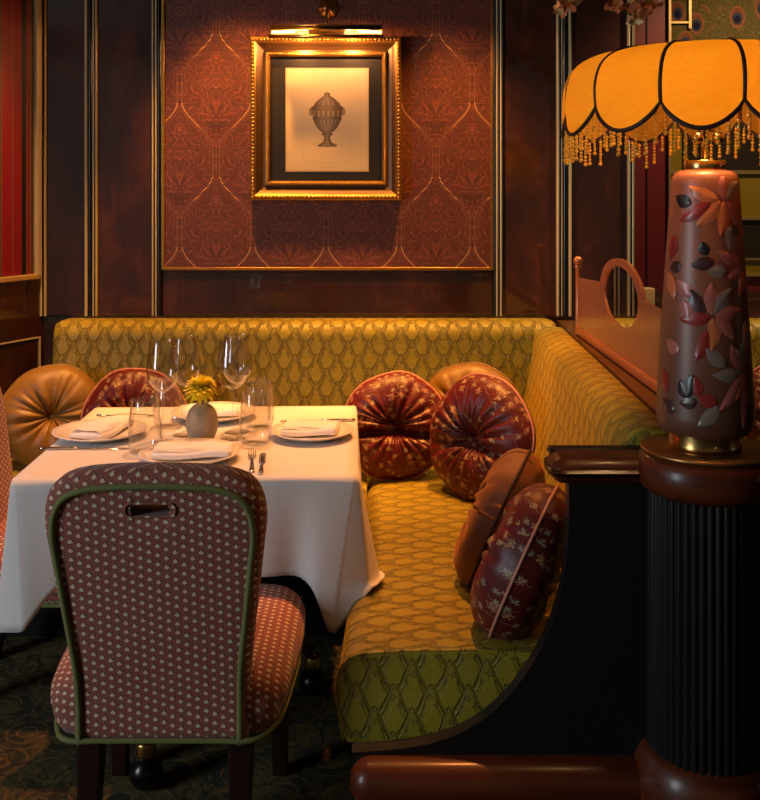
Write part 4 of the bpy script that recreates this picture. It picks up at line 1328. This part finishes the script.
def fork(label, p, rot, L=.20):
    root = thing('table_fork', label, 'cutlery', p, (0, 0, rot), 'cutlery on the tablecloth')
    m = MB()
    for k in (-1.5, -.5, .5, 1.5):
        m.tube([(-L * .5, k * .0062, .008), (-L * .42, k * .0062, .004), (-L * .28, k * .006, .005)], [.0011, .0015, .002], 6)
    P = []
    for i in range(8):
        t = i / 7; x = -L * .29 + L * .12 * t; w_ = .0118 * (1 - t ** 2 * .72)
        P.append([(x, -w_, .004 + .003 * t), (x, 0, .0028 + .004 * t), (x, w_, .004 + .003 * t), (x, 0, .0050 + .004 * t)])
    m.grid(P, None, 0, closev=True); m.build('head', 'chrome_steel', root)
    m = MB(); P = []
    for i in range(14):
        t = i / 13; x = -L * .18 + L * .68 * t; w_ = .0035 + .005 * t ** 2; z = .009 - .0060 * t + .003 * math.sin(PI * t) 
        P.append([(x, w_ * math.cos(a), max(.0015, z) + .0014 * math.sin(a)) for a in np.linspace(0, 2 * PI, 9)[:-1]])
    ids = m.grid(P, None, 0, closev=True); m.face(ids[0]); m.face(ids[-1]); m.build('handle', 'chrome_steel', root)
    return root
knife('steel knife on the near side of the left plate', on_table(84, 449.5), math.radians(180) + TR, .26)
fork('steel fork beyond the left plate', on_table(126, 417), math.radians(2), .19)
fork('steel fork lying right of the near plate, tines away', on_table(252, 463), math.radians(-83), .20)
knife('steel knife right of the near plate beside the fork', on_table(262, 464), math.radians(-85), .21)
knife('steel knife on the far side of the right plate', on_table(318, 421.5), math.radians(3), .24)

# ------------------------------------------------------------------ glass screen on the partition
GX = .735
GS = thing('glass_screen', 'peach frosted glass screen with an oval clear window and brass post on the partition', 'screen', (GX, 3.3, .962))
gz0, gz1 = .992, 1.185
ya, yb = 3.70, 2.32
oy, oz, ory, orz = 3.05, 1.175, .275, .115
m = MB()
# outline of the frosted sheet with an oval opening, drawn in Y-Z
N = 96
outer = []; inner = []
for k in range(N):
    a = 2 * PI * k / N
    dy, dz = math.cos(a), math.sin(a)
    # ray from the oval's centre to the sheet's border
    cand = []
    if dy > 1e-6: cand.append((ya - oy) / dy)
    if dy < -1e-6: cand.append((yb - oy) / dy)
    if dz > 1e-6: cand.append((gz1 - oz) / dz)
    if dz < -1e-6: cand.append((gz0 - oz) / dz)
    t = min(cand)
    ell = 1 / math.sqrt((dy / ory) ** 2 + (dz / orz) ** 2)
    te = max(t, ell * 1.0 + 0.0) if dz > 0 else t
    outer.append((oy + dy * te, oz + dz * te))
    ei = 1 / math.sqrt((dy / (ory * .80)) ** 2 + (dz / (orz * .80)) ** 2)
    ei = min(ei, te * .97)
    inner.append((oy + dy * ei, oz + dz * ei))
for x in (GX - .005, GX + .005):
    P = [[(x, p[0], p[1]) for p in outer], [(x, p[0], p[1]) for p in inner]]
    m.grid(P, None, 0, closev=True, smooth=False)
P = [[(GX - .005, p[0], p[1]) for p in outer], [(GX + .005, p[0], p[1]) for p in outer]]; m.grid(P, None, 0, closev=True, smooth=False)
P = [[(GX - .005, p[0], p[1]) for p in inner], [(GX + .005, p[0], p[1]) for p in inner]]; m.grid(P, None, 0, closev=True, smooth=False)
under(m.build('frosted_sheet', 'frosted_peach_glass'), GS)
m = MB(); ids = [m.vert((GX, p[0], p[1])) for p in inner]; m.face(ids, None, 0, False); under(m.build('oval_pane', 'dark_clear_glass'), GS)
under(rbox('bottom_rail', (GX - .011, yb, .9665), (GX + .011, ya, .995), .004, 'rose_gold', None, 3), GS)
m = MB(); m.lathe([(.0005, 0), (.014, 0), (.014, .006), (.0095, .01), (.0095, .245), (.013, .25), (.013, .258), (.006, .262)], 20, 0, (GX, ya + .012, .9622))
po = under(m.build('post', 'rose_gold'), GS)
m = MB(); m.ball((GX, ya + .012, .9622 + .275), .017, 16, 10); fb = m.build('finial', 'rose_gold'); fb.parent = po; fb.matrix_parent_inverse = Matrix.Translation(-Vector(GS.location))
fb.matrix_parent_inverse = po.matrix_parent_inverse.copy() if False else Matrix.Identity(4)

# small card block beyond the screen
o = rbox('card_holder', (wx(640.5, 4.28), 4.25, .9765), (wx(653, 4.28), 4.31, .9765 + .105), .004, 'beige_gold_card'); tag(o, 'small beige gold block on the banquette top behind the glass screen', 'box')

# ------------------------------------------------------------------ copper leaf spray hanging from the ceiling
SPY = 3.3
SP = thing('leaf_chandelier', 'hanging copper leaf spray whose lowest leaves dip into the top edge', 'chandelier', (at(600, 0, SPY).x, SPY, 2.9))
rg = random.Random(11)
m = MB(); m.tube([(0, 0, 0), (0, 0, -.72)], .006, 8); m.build('rod', 'brass', SP)
def leafmesh(m, base, d, L, W, mi):
    d = Vector(d).normalized(); sd = d.cross(Vector((0.3, .9, .2))).normalized(); nn = d.cross(sd)
    P = []
    for i in range(7):
        t = i / 6; w_ = W * math.sin(PI * min(.05 + t * .93, 1)) ** .8 * (1 + .25 * (i % 2))
        c = Vector(base) + d * L * t + nn * .15 * L * t * t
        P.append([c - sd * w_ + nn * w_ * .4, c, c + sd * w_ + nn * w_ * .4])
    m.grid(P, None, mi)
tips = [(557, 4), (563, 9), (571, 6), (566, 1), (577, 1), (612, 3), (616, 8), (622, 0), (634, 14), (640, 4), (645, 7), (652, 2), (635, 22), (630, 6), (648, 10), (590, -10), (600, -12)]
for k, (u, v) in enumerate(tips):
    p = at(u, v, SPY + rg.uniform(-.04, .04)) - Vector(SP.location)
    b_ = Vector((p.x * .5, p.y * .3, -.72 + .0))
    m = MB(); m.tube(smoothed([tuple(b_ * Vector((0, 0, 1)).z if False else (0, 0, -.68)), tuple(Vector((p.x * .6, p.y * .6, -.66))), tuple(p)], 5), .0018, 5); br = m.build('branch', 'brass', SP)
    m = MB()
    for q in range(4):
        leafmesh(m, p, (rg.uniform(-1, 1), rg.uniform(-1, 1), rg.uniform(-1, .5)), rg.uniform(.025, .042), .010, 0)
    m.build('leaves', 'copper_leaf' if k % 4 else 'pale_copper_leaf', br)

# ------------------------------------------------------------------ light
def light(name, kind, loc, energy, color, target=None, **kw):
    l = bpy.data.lights.new(name, kind); l.energy = energy; l.color = color
    for k, v in kw.items(): setattr(l, k, v)
    o = bpy.data.objects.new(name, l); COL.objects.link(o); o.location = loc
    if target is not None:
        o.rotation_euler = (Vector(target) - Vector(loc)).to_track_quat('-Z', 'Y').to_euler()
    return o
light('lamp_bulb', 'POINT', (CX - .018, CY - .055, LZ + .772), 28, (1, .55, .22), shadow_soft_size=.03)
for s_ in (-.45, .45):
    light('picture_bulb', 'POINT', (lx + s_ * hl, ly + .0, lzz - .016), 6.5, (1, .43, .15), shadow_soft_size=.012)
light('table_downlight', 'SPOT', (-.50, 3.35, 2.85), 125, (1, .46, .21), (-.54, 3.05, .75), spot_size=math.radians(46), spot_blend=.6, shadow_soft_size=.05)
light('bench_downlight', 'SPOT', (.28, 3.30, 2.85), 250, (1, .33, .07), (.25, 3.05, .45), spot_size=math.radians(50), spot_blend=.7, shadow_soft_size=.05)
light('wall_spot', 'SPOT', (-.60, 3.68, 2.85), 250, (1, .40, .07), (-.58, 3.96, .90), spot_size=math.radians(56), spot_blend=.6, shadow_soft_size=.04)
light('wall_spot', 'SPOT', (.30, 3.72, 2.85), 200, (1, .40, .07), (.32, 3.93, .93), spot_size=math.radians(50), spot_blend=.6, shadow_soft_size=.04)
light('side_downlight', 'SPOT', (-1.15, 2.75, 2.85), 130, (1, .36, .12), (-1.30, 2.95, .6), spot_size=math.radians(56), spot_blend=.7, shadow_soft_size=.05)
light('wall_spot', 'SPOT', (-1.25, 3.1, 2.85), 170, (1, .50, .22), (-1.75, 3.5, 1.7), spot_size=math.radians(60), spot_blend=.7, shadow_soft_size=.05)  # added spot, only to brighten the striped left panel and its moulding
light('alcove_fill_spot', 'SPOT', (1.75, 3.7, 2.85), 170, (1, .60, .30), (1.55, 4.4, 1.2), spot_size=math.radians(90), spot_blend=.7, shadow_soft_size=.05)  # added fill that lifts the dark alcove, no known fixture there
light('window_daylight', 'AREA', (-3.7, .0, 1.7), 66, (.84, .93, 1.0), (-.2, 2.6, .6), shape='RECTANGLE', size=1.0, size_y=1.9)
w = bpy.data.worlds.new('world'); SC.world = w; w.use_nodes = True
bg = w.node_tree.nodes['Background']; bg.inputs[0].default_value = (1, .70, .48, 1); bg.inputs[1].default_value = .08

# ------------------------------------------------------------------ camera
cam = bpy.data.cameras.new('camera'); co = bpy.data.objects.new('camera', cam); COL.objects.link(co)
co.location = (0, 0, H); co.rotation_euler = (PI / 2, 0, 0)
cam.sensor_fit = 'HORIZONTAL'; cam.sensor_width = 36; cam.lens = F / 760 * 36
cam.shift_x = 0; cam.shift_y = -(400 - V0) / 760
cam.clip_start = .05
SC.camera = co
SC.view_settings.view_transform = 'Standard'; SC.view_settings.look = 'None'; SC.view_settings.gamma = 1
SC.view_settings.use_curve_mapping = False; SC.view_settings.exposure = 0
SC.cycles.use_denoising = True
SC.cycles.max_bounces = 10; SC.cycles.transparent_max_bounces = 24
SC.cycles.sample_clamp_indirect = 6
